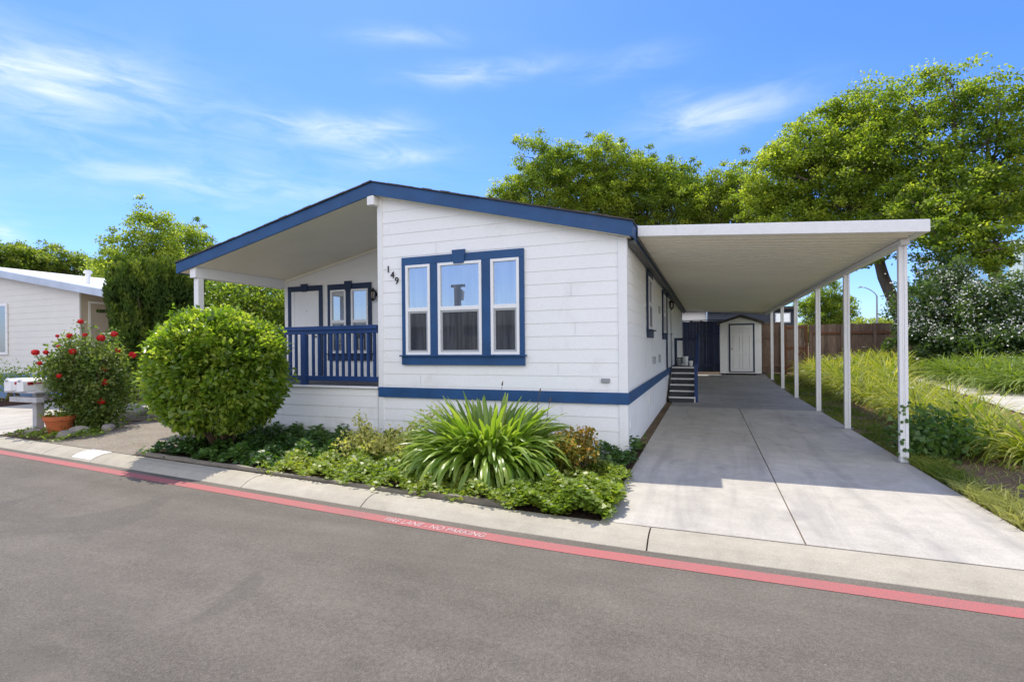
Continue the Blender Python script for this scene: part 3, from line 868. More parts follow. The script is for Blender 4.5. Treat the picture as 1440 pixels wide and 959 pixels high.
# ================================================================== FENCES
def board_fence(name, label, x0, x1, y, zt, mat, kick=.6, capz=None, posts=True, group=None, rail=True, lapz=None):
    g = float(gz((x0 + x1) / 2, y))
    t = thing(name, label, 'fence', ((x0 + x1) / 2, y, g), group)
    m = MB(); x = x0
    while x < x1 - .02:
        w = min(.14, x1 - x)
        gz0 = float(gz(x + w / 2, y))
        dy = random.uniform(-.004, .004)
        m.box(x + .001, x + w - .001, y + dy, y + dy + .019, gz0 + .03, zt + random.uniform(-.02, .012) if lapz is None else lapz - .01)
        x += .14
    m.build('boards', mat, t)
    if lapz is not None:                                             # upper course of boards above a rail
        m = MB(); x = x0
        while x < x1 - .02:
            w = min(.14, x1 - x); dy = random.uniform(-.003, .003)
            m.box(x + .002, x + w - .002, y + .012 + dy, y + .031 + dy, lapz + .02, zt + random.uniform(-.018, .008)); x += .14
        m.build('upper_boards', mat, t)
        m = MB(); m.box(x0, x1, y - .055, y - .006, lapz - .06, lapz + .03); m.build('rail', FENCER, t)
    if rail:
        m = MB(); m.box(x0, x1, y - .045, y - .006, zt - .62, zt - .53); m.build('rail', mat, t)
        m = MB(); m.box(x0, x1, y - .045, y - .006, g + .3, g + .39); m.build('rail', mat, t)
    if capz: 
        m = MB(); m.box(x0, x1, y - .06, y + .05, zt + .015, zt + .05); m.build('cap', mat, t)
    if posts:
        n = max(2, int((x1 - x0) / 1.15) + 1)
        for i in range(n):
            xx = x0 + .05 + (x1 - x0 - .1) * i / (n - 1)
            m = MB(); m.box(xx - .045, xx + .045, y - .1, y - .056, float(gz(xx, y)), zt - .05 if lapz is None else zt - .03); m.build('fence_post', mat, t)
    return t
board_fence('wooden_fence', 'weathered brown board fence with a reddish rail behind the daylily bed', 4.98, 9.6, 17.3, 2.28, FENCEW, lapz=1.93, rail=False, posts=True)
board_fence('wooden_fence', 'dark blue-grey board fence in the shade between house and shed', -1.4, 1.75, 17.45, 2.54, FENCED, capz=True, posts=True)
board_fence('wooden_fence', 'shaded dark board fence with pale top rail right of the white shed', 1.80, 4.02, 17.5, 2.36, FENCEW, capz=True)
g0 = float(gz(4.5, 17.3))
gt = thing('garden_gate', 'reddish brown wooden gate between two square posts in the back fence', 'gate', (4.5, 17.3, g0))
m = MB(); x = 4.15
while x < 4.83: m.box(x + .003, x + .133, 17.3, 17.32, g0 + .06, 2.27); x += .136
m.build('boards', FENCEW, gt)
for z0, z1 in ((2.12, 2.22), (1.25, 1.35), (g0 + .15, g0 + .25)):
    m = MB(); m.box(4.15, 4.83, 17.265, 17.299, z0, z1); m.build('gate_rail', FENCER, gt)
m = MB(); m.prism([(4.15, g0 + .26), (4.25, g0 + .26), (4.83, 1.24), (4.73, 1.24)], 'y', 17.27, 17.298); m.build('gate_brace', FENCER, gt)
for x in (4.05, 4.84):
    m = MB(); m.box(x, x + .1, 17.24, 17.34, g0 - .05, 2.30); m.build('gate_post', FENCER, gt, .004)

# ================================================================== NEIGHBOUR HOUSE (left)
nb = thing('neighbour_house', 'cream lap-sided mobile home with white low roof and slate blue skirting at far left', 'house', (-18, 2.2, 0))
NV, NR, NX = 2.2, -15.85, -21.2                                       # front plane, right corner, ridge
nz = lambda u: (4.13 - .165 * (u - NX)) if u > NX else (4.13 - .165 * (NX - u))
NL = NX - (NR - NX) - 1.2
m = MB()
m.prism([(NL, 0), (NR, 0), (NR, nz(NR)), (NX, nz(NX)), (NL, nz(NL))], 'y', NV + .002, 15)
siding(m, (0, NV, 0), (1, 0, 0), (0, -1, 0), lambda z: max(NL, NX - (4.13 - z) / .165), lambda z: min(NR, NX + (4.13 - z) / .165), .78, 4.10)
m.build('wall', NB_WALL, nb)
m = MB(); siding(m, (0, NV, 0), (1, 0, 0), (0, -1, 0), NL, NR, -.05, .78, .018); m.box(NL, NR, NV - .028, NV - .0185, .0, .22)
m.build('skirting', NB_BLUE, nb)
m = MB(); m.box(NR - .1, NR + .02, NV - .026, NV, .0, nz(NR)); m.build('corner_board', NB_WALL, nb)
m = MB(); siding(m, (NR, 0, 0), (0, 1, 0), (1, 0, 0), NV + .03, 15, 0, nz(NR) - .02, .012)
m.build('side_wall', NB_BEIGE, nb)
NE = -13.95
m = MB()
m.prism([(NE, nz(NE) - .02), (NE, nz(NE) + .16), (NX, 4.13 + .18), (NL - .3, nz(NL - .3) + .16), (NL - .3, nz(NL - .3) - .02), (NX, 4.13)], 'y', NV - .25, 15.3)
m.build('roof', NB_ROOF, nb)
m = MB(); m.prism([(NE + .02, nz(NE) - .06), (NE + .02, nz(NE) + .14), (NX, 4.13 + .155), (NX, 4.13 - .05)], 'y', NV - .30, NV - .251); m.prism([(NX, 4.13 - .05), (NX, 4.13 + .155), (NL - .3, nz(NL - .3) + .14), (NL - .3, nz(NL - .3) - .06)], 'y', NV - .30, NV - .251)
m.build('fascia', NB_FASC, nb)
m = MB(); m.box(NE + .001, NE + .03, NV - .25, 15.3, nz(NE) - .06, nz(NE) + .14); m.build('eave_fascia', NB_FASC, nb)
m = MB(); m.tube([(-16.2, 2.6, nz(-16.2) + .1), (-16.2, 2.6, 3.80)], .062, 14); m.tube([(-16.2, 2.6, 3.78), (-16.2, 2.6, 3.84)], .105, 14); m.tube([(-16.2, 2.6, 3.845), (-16.2, 2.6, 3.87)], .08, 14)
m.build('vent_pipe', METALW, nb)
m = MB(); m.prism([(-16.9, nz(-16.9) + .12), (-15.6, nz(-15.6) + .1), (-15.7, nz(-15.7) + .24), (-16.2, nz(-16.2) + .30), (-16.8, nz(-16.8) + .24)], 'y', 3.0, 3.6); m.build('roof_vent', METALW, nb, .05)
m = MB(); m.box(NR + .013, NR + .04, 2.40, 2.455, .3, 2.86); m.box(NR + .013, NR + .04, 3.40, 3.455, .3, 2.86); m.box(NR + .013, NR + .041, 2.40, 3.455, 2.86, 2.92)
m.build('door_frame', NB_WALL, nb)
m = MB(); m.box(NR + .013, NR + .025, 2.457, 3.398, .3, 2.858); d = m.build('door', NB_BEIGE, nb)
m = MB(); m.box(NR + .0255, NR + .034, 2.60, 2.90, 2.60, 2.70); m.build('door_light', DGLASS, d)
m = MB(); m.box(-20.6, -20.52, NV - .05, NV - .02, 1.45, 2.9); m.box(-19.52, -19.44, NV - .05, NV - .02, 1.45, 2.9); m.box(-20.6, -19.44, NV - .052, NV - .02, 2.9, 2.98); m.box(-20.6, -19.44, NV - .052, NV - .02, 1.37, 1.45)
w = m.build('window', VINYL, nb)
m = MB(); m.box(-20.519, -19.521, NV - .035, NV - .025, 1.45, 2.9); m.build('pane', DGLASS, w)

# houses behind the back fence
b = thing('dark_house', 'dark slate house beyond the back fence right of the shed', 'house', (3.2, 22, .25))
m = MB(); m.box(1.02, 5.1, 22, 30, .25, 3.22); m.build('wall', M('slate_house_paint', (.055, .065, .085), .7, .1, 2, 40, .05), b)
m = MB(); m.prism([(1.03, 3.221), (5.2, 3.221), (5.2, 3.36), (1.03, 3.36)], 'y', 21.7, 30.3); m.build('roof', SHINGLE, b)
m = MB(); m.box(4.25, 4.95, 21.95, 21.99, 2.55, 3.05); w = m.build('window', VINYL, b)
m = MB(); m.box(4.3, 4.9, 21.935, 21.949, 2.6, 3.0); m.build('pane', GLASS, w)
b = thing('cream_house', 'cream house end seen over the dark fence under the carport roof', 'house', (-1.5, 22, .25))
m = MB(); m.box(-5, 1.0, 22.2, 30, .25, 3.25); siding(m, (0, 22.198, 0), (1, 0, 0), (0, -1, 0), -5, 1.0, .25, 3.25); m.build('wall', NB_WALL, b)
m = MB(); m.prism([(-5.3, 3.251), (1.0, 3.251), (-2, 4.1)], 'y', 21.9, 30.3); m.build('roof', SHINGLE, b)
# teal glass office block far off right
b = thing('glass_building', 'teal glass office block far away between the tree crowns', 'building', (62, 94, 0))
m = MB(); m.box(44.6, 80, 94, 110, 0, 17.2); m.build('wall', glass_mat('teal_curtain_wall', (.10, .30, .34), .35), b)
m = MB()
for z in (3.8, 7.2, 10.6, 14.0, 17.2): m.box(44.5, 80.1, 93.8, 93.98, z - .25, z)
for i in range(19): m.box(44.6 + i * 1.9, 44.7 + i * 1.9, 93.85, 93.99, 0, 17.2)
m.build('mullions', M('pale_teal_metal', (.35, .55, .58), .5, .05), b)
# street lamp
sl_ = thing('street_lamp', 'tall thin grey street lamp with curved arm beyond the back fence', 'street lamp', (16.25, 51.1, .3))
m = MB(); m.tube([(16.25, 51.1, .3), (16.25, 51.1, 6.0)], [.11, .07], 10); m.build('pole', GREYM, sl_)
m = MB(); m.tube([(16.25, 51.1, 5.95), (16.1, 51.12, 6.25), (15.75, 51.2, 6.6), (15.35, 51.3, 6.85), (15.1, 51.37, 6.92)], .045, 8); m.build('arm', GREYM, sl_, smooth=True)
m = MB(); m.prism([(14.75, 6.86), (15.15, 6.86), (15.15, 6.96), (14.9, 7.0)], 'y', 51.25, 51.5); m.build('lamp_head', GREYM, sl_, .03)

# across the street (what the windows mirror)
b = thing('opposite_house', 'grey house across the street mirrored in the front windows', 'house', (-12, -24, 0))
m = MB(); m.box(-20, -4.5, -31, -24, -.06, 2.9); m.prism([(-31, 2.9), (-24, 2.9), (-27.5, 4.1)], 'x', -20, -4.5); m.build('wall', M('grey_house_paint', (.30, .28, .25), .7, .06), b)
m = MB(); m.prism([(-31.5, 2.75), (-27.5, 4.12), (-23.4, 2.75), (-23.4, 2.9), (-27.5, 4.3), (-31.5, 2.9)], 'x', -20.4, -4.2); m.build('roof', SHINGLE, b)
m = MB(); m.box(-15, -13, -23.99, -23.95, 1, 2.2); m.box(-9, -7.5, -23.99, -23.95, 1, 2.2); m.build('window', DGLASS, b)
up = thing('utility_pole', 'wooden utility pole mirrored in the middle front window', 'pole', (-9.9, -14.4, -.03))
m = MB(); m.tube([(-9.9, -14.4, -.06), (-9.9, -14.4, 4.35)], [.2, .16], 10); m.build('pole', BARK, up)
m = MB(); m.box(-10.3, -9.6, -14.62, -14.5, 4.3, 4.42); m.build('crossarm', BARK, up)
m = MB(); m.lathe(-9.9, -14.62, [(.2, 3.7), (.24, 4.1), (.12, 4.2)], 12); m.build('transformer', GREYM, up)

# ================================================================== MAILBOXES, POT, ROCKS, EDGING
ms = thing('mailbox_stand', 'weathered grey wooden mailbox post with a cross arm beside the kerb', 'mailbox post', (-10.4, -1.43, 0))
m = MB(); m.box(-10.45, -10.33, -1.49, -1.37, -.02, .74); m.build('post', POSTG, ms, .006)
m = MB(); m.box(-10.80, -9.98, -1.66, -1.54, .575, .665); m.box(-10.80, -9.98, -1.29, -1.17, .575, .665); m.build('brace', POSTG, ms, .006)
m = MB(); m.box(-10.92, -9.98, -1.68, -1.15, .741, .775); m.build('shelf', POSTG, ms, .006)
def mailbox(x, label, front_dirty):
    t = thing('mailbox', label, 'mailbox', (x, -1.45, .776))
    w, h = .095, .13
    pr = [(x - w, .776), (x + w, .776), (x + w, .776 + h)] + [(x + w * math.cos(a), .776 + h + w * .95 * math.sin(a)) for a in np.linspace(.15, math.pi - .15, 11)] + [(x - w, .776 + h)]
    m = MB(); m.prism(pr, 'y', -1.70, -1.19); m.build('body', METALW, t, .004)
    m = MB(); c = (x, .776 + h * .8)
    m.prism([((px - c[0]) * 1.04 + c[0], (pz - c[1]) * 1.03 + c[1] + .003) for px, pz in pr], 'y', -1.722, -1.702); d = m.build('door', TRIMW, t, .003)
    m = MB(); m.tube([(x, -1.722, .776 + h + .05), (x, -1.745, .776 + h + .05)], [.012, .016], 10); m.build('handle', GREYM, d)
    m = MB(); m.box(x + w + .002, x + w + .012, -1.62, -1.42, .90, .918); m.box(x + w + .002, x + w + .012, -1.66, -1.58, .885, .935); m.build('flag', RED, t)
mailbox(-10.72, 'white curb mailbox on the left half of the post shelf', 0)
mailbox(-10.33, 'white curb mailbox with red flag next to the rose bush', 1)

pt = thing('flower_pot', 'orange terracotta pot with a pale leafy plant under the rose bush', 'flower pot', (-9.98, -1.30, 0))
m = MB(); m.lathe(-9.98, -1.30, [(.0, .0), (.165, .0), (.225, .235), (.245, .235), (.25, .31), (.225, .31), (.215, .25), (.0, .25)], 28); m.build('pot', TERRA, pt, smooth=False)
C = np.array([[-9.98, -1.30, .33]]) + rng.normal(size=(14, 3)) * np.array([.11, .11, .05]); P, D, N, L, W, idx = clump_leaves(C, np.full(14, .09), 16, .06)
leaves('foliage', P, D, N, L, W, rng.uniform(.4, 1., len(P)), L_COVER, pt)

def rock(x, y, r, sq, label, seed):
    rr = np.random.default_rng(seed)
    import bmesh
    bm = bmesh.new(); bmesh.ops.create_icosphere(bm, subdivisions=3, radius=1)
    k = rr.normal(size=(7, 3)); k /= np.linalg.norm(k, axis=1, keepdims=True)
    for v in bm.verts:
        p = np.array(v.co)
        for d in k:
            t = p @ d
            if t > .72: p = p - d * (t - .72) * .9
        p = p * (1 + .06 * math.sin(p[0] * 7 + seed) * math.sin(p[1] * 6))
        v.co = p
    me = bpy.data.meshes.new('rock'); bm.to_mesh(me); bm.free()
    me.transform(Matrix.Translation((x, y, float(gz(x, y)) + r * sq * .55)) @ Matrix.Rotation(seed * 1.7, 4, 'Z') @ Matrix.Diagonal((r * 1.25, r * .8, r * sq, 1)))
    tag(link_mesh('rock', me, ROCKM), label, 'rock')
rock(-9.15, -1.66, .13, .75, 'small square grey rock at the kerb edge below the rose bush', 1)
rock(-9.45, -1.28, .16, .6, 'longer grey rock right under the rose stems', 2)
rock(-9.25, -.95, .13, .7, 'round brownish rock at the right foot of the rose bush', 3)
rock(-10.15, -1.62, .12, .7, 'dark rock at the foot of the mailbox post', 4)
rock(-9.85, .35, .24, .9, 'large pale rock on the gravel behind the rose bush', 5)
rock(-10.4, .25, .2, 1.0, 'grey rock behind the rose bush near the timber edging', 6)

def edging(x0, x1, y0, y1, h, label, z0=.0):
    a = math.atan2(y1 - y0, x1 - x0); L = math.hypot(x1 - x0, y1 - y0)
    m = MB(); n = 10
    P = []
    for i in range(n + 1):
        t = i / n * L; P.append((t, random.uniform(-.004, .004), h + random.uniform(-.008, .006)))
    V = []; F = []
    for t, dy, hh in P: V += [(t, -.022 + dy, z0), (t, .022 + dy, z0), (t, .022 + dy, z0 + hh), (t, -.022 + dy, z0 + hh)]
    for i in range(n):
        for j in range(4): F.append((4 * i + j, 4 * i + (j + 1) % 4, 4 * i + 4 + (j + 1) % 4, 4 * i + 4 + j))
    F += [(3, 2, 1, 0), (4 * n, 4 * n + 1, 4 * n + 2, 4 * n + 3)]
    m.add(V, F)
    o = m.build('edging_board', EDGEW, None, .003)
    o.data.transform(Matrix.Translation((x0, y0, 0)) @ Matrix.Rotation(a, 4, 'Z'))
    tag(o, label, 'edging board')
edging(-6.55, -3.92, K(-6.55, .035), K(-3.92, .035), .055, 'shaded bed edging board in front of the round shrub')
edging(-3.86, -1.72, K(-3.86, .03), K(-1.72, .03), .04, 'half-buried edging board before the yellowish ground cover')
edging(-1.66, -.72, K(-1.66, .035), K(-.72, .035), .06, 'pale edging board along the kerb below the strap-leaved plant')
edging(-10.9, -8.6, .02, .55, .10, 'dark timber edging across the gravel behind the rose bush')

# ================================================================== GARDEN PLANTS
# clipped round shrub
SC = np.array([-5.75, -1.50, 1.16])
t = thing('clipped_shrub', 'large round clipped green shrub in front of the porch', 'shrub', (SC[0], SC[1], 0))
k = 2300
d = rdir(k); d = d * np.concatenate([np.ones((k, 2)), np.maximum(np.abs(d[:, 2:]), .05) ** -.24], 1)
lump = 1 + .05 * np.sin(d[:, :1] * 6 + 1) * np.sin(d[:, 1:2] * 7) + .04 * np.sin(d[:, 2:] * 9 + d[:, :1] * 5)
q = np.where(rng.random((k, 1)) < .36, rng.uniform(.30, .9, (k, 1)), 1 - np.abs(rng.normal(0, .06, (k, 1))))
q = np.where(rng.random((k, 1)) < .05, rng.uniform(1.02, 1.09, (k, 1)), q)
Cc = SC + d * lump * q * np.array([.835, .835, .86])
Cc[:, 2] = np.where(Cc[:, 2] < .36, .36 + rng.random(k) * .4, Cc[:, 2])
per = 22; idx = np.repeat(np.arange(k), per); n = len(idx)
P = Cc[idx] + rng.normal(0, .042, (n, 3)); dd_ = unit(P - SC)
D = unit(dd_ * .7 + rdir(n) * .9 + np.array([0, 0, .25])); N = unit(dd_ * .5 + rdir(n) * .8 + np.array([0, 0, .55]))
L = rng.uniform(.055, .105, n)
tn = np.clip(rng.normal(.48, .24, k)[idx] + rng.normal(0, .14, n), 0, 1)
leaves('foliage', P, D, N, L, L * rng.uniform(.45, .62, n), tn, L_SHRUB, t, droop=.1)
m = MB()
for i in range(15):
    a = rng.uniform(0, 2 * math.pi); r = rng.uniform(.02, .16)
    p0 = (SC[0] + r * math.cos(a), SC[1] + r * math.sin(a), .0)
    a2 = a + rng.uniform(-.5, .5); r2 = rng.uniform(.35, .8)
    m.tube(limb_curve(p0, (SC[0] + r2 * math.cos(a2), SC[1] + r2 * math.sin(a2), SC[2] + rng.uniform(-.3, .5)), .1, 5), [.028, .024, .02, .016, .012, .008], 6)
m.build('stems', STEM, t, smooth=True)

# strap leaves
def straps(name, base, n, L, W, spread, mat, parent, seg=7, tilt=(8, 70), r0=.1, tintf=None, curl=1.0, seed=None):
    r = rng if seed is None else np.random.default_rng(seed)
    az = r.uniform(0, 2 * math.pi, n); tl = np.radians(tilt[0] + (tilt[1] - tilt[0]) * r.random(n) ** .8)
    ll = L * r.uniform(.74, 1.1, n) * (.97 + .10 * np.degrees(tl) / tilt[1]); ww = W * r.uniform(.75, 1.15, n)
    rr = r0 * np.sqrt(r.random(n)); bx = base[0] + rr * np.cos(az) + r.normal(0, .02, n); by = base[1] + rr * np.sin(az) + r.normal(0, .02, n)
    out = np.stack([np.cos(az), np.sin(az), np.zeros(n)], 1); side = np.stack([-np.sin(az), np.cos(az), np.zeros(n)], 1)
    tw = r.normal(0, .25, n)
    p = np.stack([bx, by, np.full(n, base[2])], 1); th = tl.copy()
    V = np.empty((n, seg + 1, 3, 3))
    bend = r.uniform(.5, 1.5, n) * curl
    for k in range(seg + 1):
        s = k / seg
        wid = ww * np.clip(np.minimum(1.0, .55 + 1.6 * s), 0, 1) * np.clip((1.02 - s) * (5.5 if W > .03 else 3.2), 0, 1) ** .6
        dirv = out * np.sin(th)[:, None] + np.array([0, 0, 1]) * np.cos(th)[:, None]
        nrm = np.cross(side, dirv)
        sd = side * np.cos(tw)[:, None] + nrm * np.sin(tw)[:, None]
        V[:, k, 0] = p + sd * (wid * .5)[:, None]; V[:, k, 2] = p - sd * (wid * .5)[:, None]; V[:, k, 1] = p - np.cross(sd, dirv) * (wid * .14)[:, None]
        p = p + dirv * (ll / seg)[:, None]
        th = th + bend * (.10 + .34 * s) * (.45 + .8 * np.sin(tl))
    q = np.arange(n * (seg + 1) * 3).reshape(n, seg + 1, 3)
    F = np.concatenate([np.stack([q[:, :-1, a], q[:, :-1, a + 1], q[:, 1:, a + 1], q[:, 1:, a]], -1).reshape(-1, 4) for a in (0, 1)])
    tv = np.clip(r.normal(.5, .2, n), 0, 1)
    tint = np.clip(np.repeat(tv[:, None], (seg + 1) * 3, 1) + np.repeat(np.linspace(-.12, .12, seg + 1), 3)[None, :], 0, 1)
    me = raw_mesh(name, V.reshape(-1, 3), F, tint.ravel(), True)
    return link_mesh(name, me, mat, parent)
ag = thing('agapanthus', 'big mound of arching bright green strap leaves before the front windows', 'plant', (-1.36, -1.36, 0))
straps('foliage', (-1.46, -1.32, .02), 950, .88, .047, 1, L_AGA, ag, 9, (2, 54), .42, curl=.9)
straps('foliage', (-1.46, -1.38, .02), 520, .62, .047, 1, L_AGA, ag, 9, (24, 74), .46, curl=1.2)
m = MB()
for (x, y, hx, hz) in ((-1.35, -1.2, .02, 1.02), (-.98, -1.15, .12, .94), (-.86, -1.2, .14, .84)):
    m.tube(limb_curve((x, y, .1), (x + hx, y + .02, hz), .05, 5), [.0038] * 6, 5); m.tube([(x + hx, y + .02, hz), (x + hx + .01, y + .02, hz + .05)], [.012, .004], 6)
m.build('flower_stalk', STEM, ag)

# small reddish succulent bush
jd = thing('succulent_bush', 'small orange-tinged rounded bush at the house corner beside the strap-leaved plant', 'bush', (-.46, -1.12, 0))
C = []
m = MB()
for i in range(64):
    a = rng.uniform(0, 2 * math.pi); r = .29 * math.sqrt(rng.random()); z = .16 + .46 * rng.random() * (1 - .5 * (r / .29) ** 2)
    C.append((-.46 + r * math.cos(a), -1.12 + r * math.sin(a), z))
    if i % 3 == 0: m.tube(limb_curve((-.46 + .3 * r * math.cos(a), -1.12 + .3 * r * math.sin(a), 0), C[-1], .08, 4), [.016, .014, .012, .009, .006], 6)
m.build('stems', STEM, jd)
C = np.array(C); P, D, N, L, W, idx = clump_leaves(C, np.full(len(C), .075), 26, .045); leaves('foliage', P, D, N, L, W * 1.15, np.clip(.15 + 1.25 * (C[idx][:, 2] - .15) + rng.normal(0, .25, len(P)), 0, 1), L_JADE, jd)

# ivy and ground cover (nobody could count them)
def cover(name, label, pts_f, n, size, mat, hgt, tintm=.5, seedx=0):
    P = pts_f(n)
    n = len(P)
    x, y = P[:, 0], P[:, 1]
    bumpz = .5 + .5 * np.sin(x * 5.3 + seedx) * np.sin(y * 6.1 + 1) * .6 + .4 * np.sin(x * 13 + y * 9)
    z = .02 + hgt * np.clip(bumpz, .1, 1.3) * rng.uniform(.35, 1.05, n) + gz(x, y)
    D = rdir(n); D[:, 2] = np.abs(D[:, 2]) * .35; D = unit(D); N = unit(rdir(n) * .55 + np.array([0, 0, 1.]))
    L = size * rng.uniform(.6, 1.35, n)
    tn = np.clip(tintm + .22 * np.sin(x * 3.1 + seedx) * np.sin(y * 3.7) + rng.normal(0, .2, n), 0, 1)
    return tag(leaves(name, np.stack([x, y, z], 1), D, N, L, L * rng.uniform(.7, .95, n), tn, mat, None, .1), label, 'ground cover', kind='stuff')
def in_poly(x, y, poly):
    c = np.zeros(len(x), bool); n = len(poly)
    for i in range(n):
        (x0, y0), (x1, y1) = poly[i], poly[(i + 1) % n]
        c ^= ((y0 > y) != (y1 > y)) & (x < (x1 - x0) * (y - y0) / (y1 - y0 + 1e-12) + x0)
    return c
def poly_pts(poly, jitter=.05):
    a = np.array(poly); lo, hi = a.min(0), a.max(0)
    def f(n):
        A = (hi - lo).prod(); k = int(n * 2.2)
        p = lo + rng.random((k, 2)) * (hi - lo)
        e = rng.normal(0, jitter, (k, 2))
        p = p[in_poly(p[:, 0] + e[:, 0], p[:, 1] + e[:, 1], poly)]
        return p[:n]
    return f
ivy_poly = [(-6.55, K(-6.55, .10)), (-4.0, K(-4.0, .09)), (-3.95, -1.7), (-3.3, -1.15), (.10, -.95), (.16, -.3), (.13, .75), (.03, .75), (.03, -.06), (-7.6, -.06), (-7.2, -.5), (-6.4, -1.3)]
cover('ivy', 'dark green ivy carpet under the round shrub and along the house wall', poly_pts(ivy_poly), 21000, .062, L_IVY, .19, .5, 1)
cov_poly = [(-4.05, K(-4.05, .05)), (-2.0, K(-2, .03)), (-.7, K(-.7, .0)), (.12, -2.66), (.24, -2.30), (.17, -1.0), (-.2, -1.0), (-3.2, -1.1), (-3.95, -1.6)]
cover('ground_cover', 'bright yellow-green creeping ground cover along the kerb in the sun', poly_pts(cov_poly), 19000, .050, L_COVER, .15, .45, 3)
cover('ground_cover', 'loose green vine spilling over the kerb at the driveway corner', poly_pts([(-.72, K(-.72, .0)), (.16, -2.70), (.27, -2.45), (.2, -1.9), (-.7, -2.1)]), 5200, .055, L_COVER, .20, .3, 5)
# sprigs of a variegated shrub in the middle of the bed
vg = thing('variegated_shrub', 'straggly yellow-variegated shrub rising from the ground cover under the porch wall', 'shrub', (-3.2, -1.25, 0))
C = []; m = MB()
for (x, y, z) in ((-3.55, -1.05, .52), (-3.45, -1.15, .44), (-3.0, -1.0, .36), (-2.75, -.98, .44), (-2.55, -.96, .54), (-2.38, -.95, .63), (-3.2, -1.2, .34), (-3.35, -1.35, .32), (-2.95, -1.3, .30), (-3.6, -1.3, .30), (-2.7, -1.35, .26), (-3.1, -1.5, .24), (-3.5, -1.55, .22), (-2.5, -1.5, .2)):
    q = limb_curve((-3.1 + (x + 3.1) * .3, -1.25, .02), (x, y, z), .1, 5)
    m.tube(q, [.009, .008, .007, .006, .005, .004], 5)
    for p in q[2:]: C.append(tuple(p))
m.build('stems', STEM, vg)
C = np.array(C); P, D, N, L, W, idx = clump_leaves(C, np.full(len(C), .10), 34, .048); leaves('foliage', P, D, N, L, W, rng.uniform(.5, 1., len(P)), leaf_mat('variegated_leaf', (.13, .17, .03), (.27, .28, .06), (.46, .42, .18), .3, .45, .35), vg)

# rose bush
RB = Vector((-9.85, -.9, 0))
rb = thing('rose_bush', 'tall leafy rose bush covered in red blooms beside the mailboxes', 'rose bush', RB)
m = MB(); C = []
BLOOMS = [(-9.52, -1.22, 2.01, 0.08), (-9.76, -1.45, 1.75, 0.052), (-9.62, -1.34, 1.75, 0.08), (-9.49, -1.17, 1.77, 0.064), (-9.41, -0.96, 1.71, 0.112), (-9.38, -0.75, 1.79, 0.097), (-10.11, -1.6, 1.46, 0.099), (-9.92, -1.54, 1.46, 0.073), (-9.74, -1.44, 1.56, 0.065), (-9.59, -1.31, 1.47, 0.096), (-9.38, -0.7, 1.47, 0.097), (-9.41, -0.41, 1.39, 0.115), (-10.03, -1.58, 1.27, 0.066), (-9.4, -0.93, 1.14, 0.104), (-9.74, -1.44, 1.04, 0.073), (-9.4, -0.92, 0.9, 0.113), (-9.41, -0.96, 0.55, 0.104)]
for x, y, z, r in BLOOMS:
    q = limb_curve((RB.x + .3 * (x - RB.x), RB.y + .3 * (y - RB.y), max(.15, z * .45)), (x, y, z - .03), .08, 5)
    m.tube(q, [.009, .008, .007, .006, .005, .005], 5)
    for p in q[2:5]: C += [np.array(p) + rng.normal(0, .07, 3), np.array(p) + rng.normal(0, .07, 3)]
for i in range(34):
    a = rng.uniform(0, 2 * math.pi); r = .66 * math.sqrt(rng.random()); z = rng.uniform(.8, 1.72) * (1 - .22 * (r / .66) ** 2)
    p1 = (RB.x + r * math.cos(a), RB.y + r * math.sin(a), z)
    q = limb_curve((RB.x + .16 * r * math.cos(a), RB.y + .16 * r * math.sin(a), 0), p1, .14, 6)
    m.tube(q, [.014, .013, .011, .010, .008, .006, .004], 5)
    for p in q[1:]:
        for _ in range(2): C.append(np.array(p) + rng.normal(0, .09, 3))
m.build('stems', STEM, rb)
C = np.array(C); C = C[~((C[:, 0] < -10.0) & (C[:, 2] < .8))]; P, D, N, L, W, idx = clump_leaves(C, rng.uniform(.12, .22, len(C)), 44, .062); ct = rng.normal(.5, .2, len(C))
leaves('foliage', P, D, N, L, W, ct[idx] + rng.normal(0, .15, len(P)), L_ROSE, rb)
def bloom(c, r):
    m = MB(); c = Vector(c)
    for el, n, rr in ((-25, 7, 1.0), (8, 8, 1.0), (35, 7, .92), (60, 5, .8), (82, 3, .66)):
        for k in range(n):
            a = 2 * math.pi * k / n + el + random.uniform(-.25, .25); e = R(el + random.uniform(-8, 8))
            o = Vector((math.cos(a) * math.cos(e), math.sin(a) * math.cos(e), math.sin(e)))
            s_ = Vector((-math.sin(a), math.cos(a), 0)); up = o.cross(s_).normalized() * (-1 if o.cross(s_).z < 0 else 1)
            p = c + o * r * rr * .52; w = r * .42
            vs = [p - s_ * w * .5 - up * w * .9, p + s_ * w * .5 - up * w * .9, p + s_ * w + o * r * .06, p + s_ * w * .55 + up * w * .8 + o * r * random.uniform(.02, .22),
                  p - s_ * w * .55 + up * w * .8 + o * r * random.uniform(.02, .22), p - s_ * w + o * r * .06]
            m.add(vs, [(0, 1, 2, 5), (5, 2, 3, 4)])
    m.build('bloom', PETALR, rb, smooth=False)
for x, y, z, r in BLOOMS: bloom((x, y, z), r * .82)

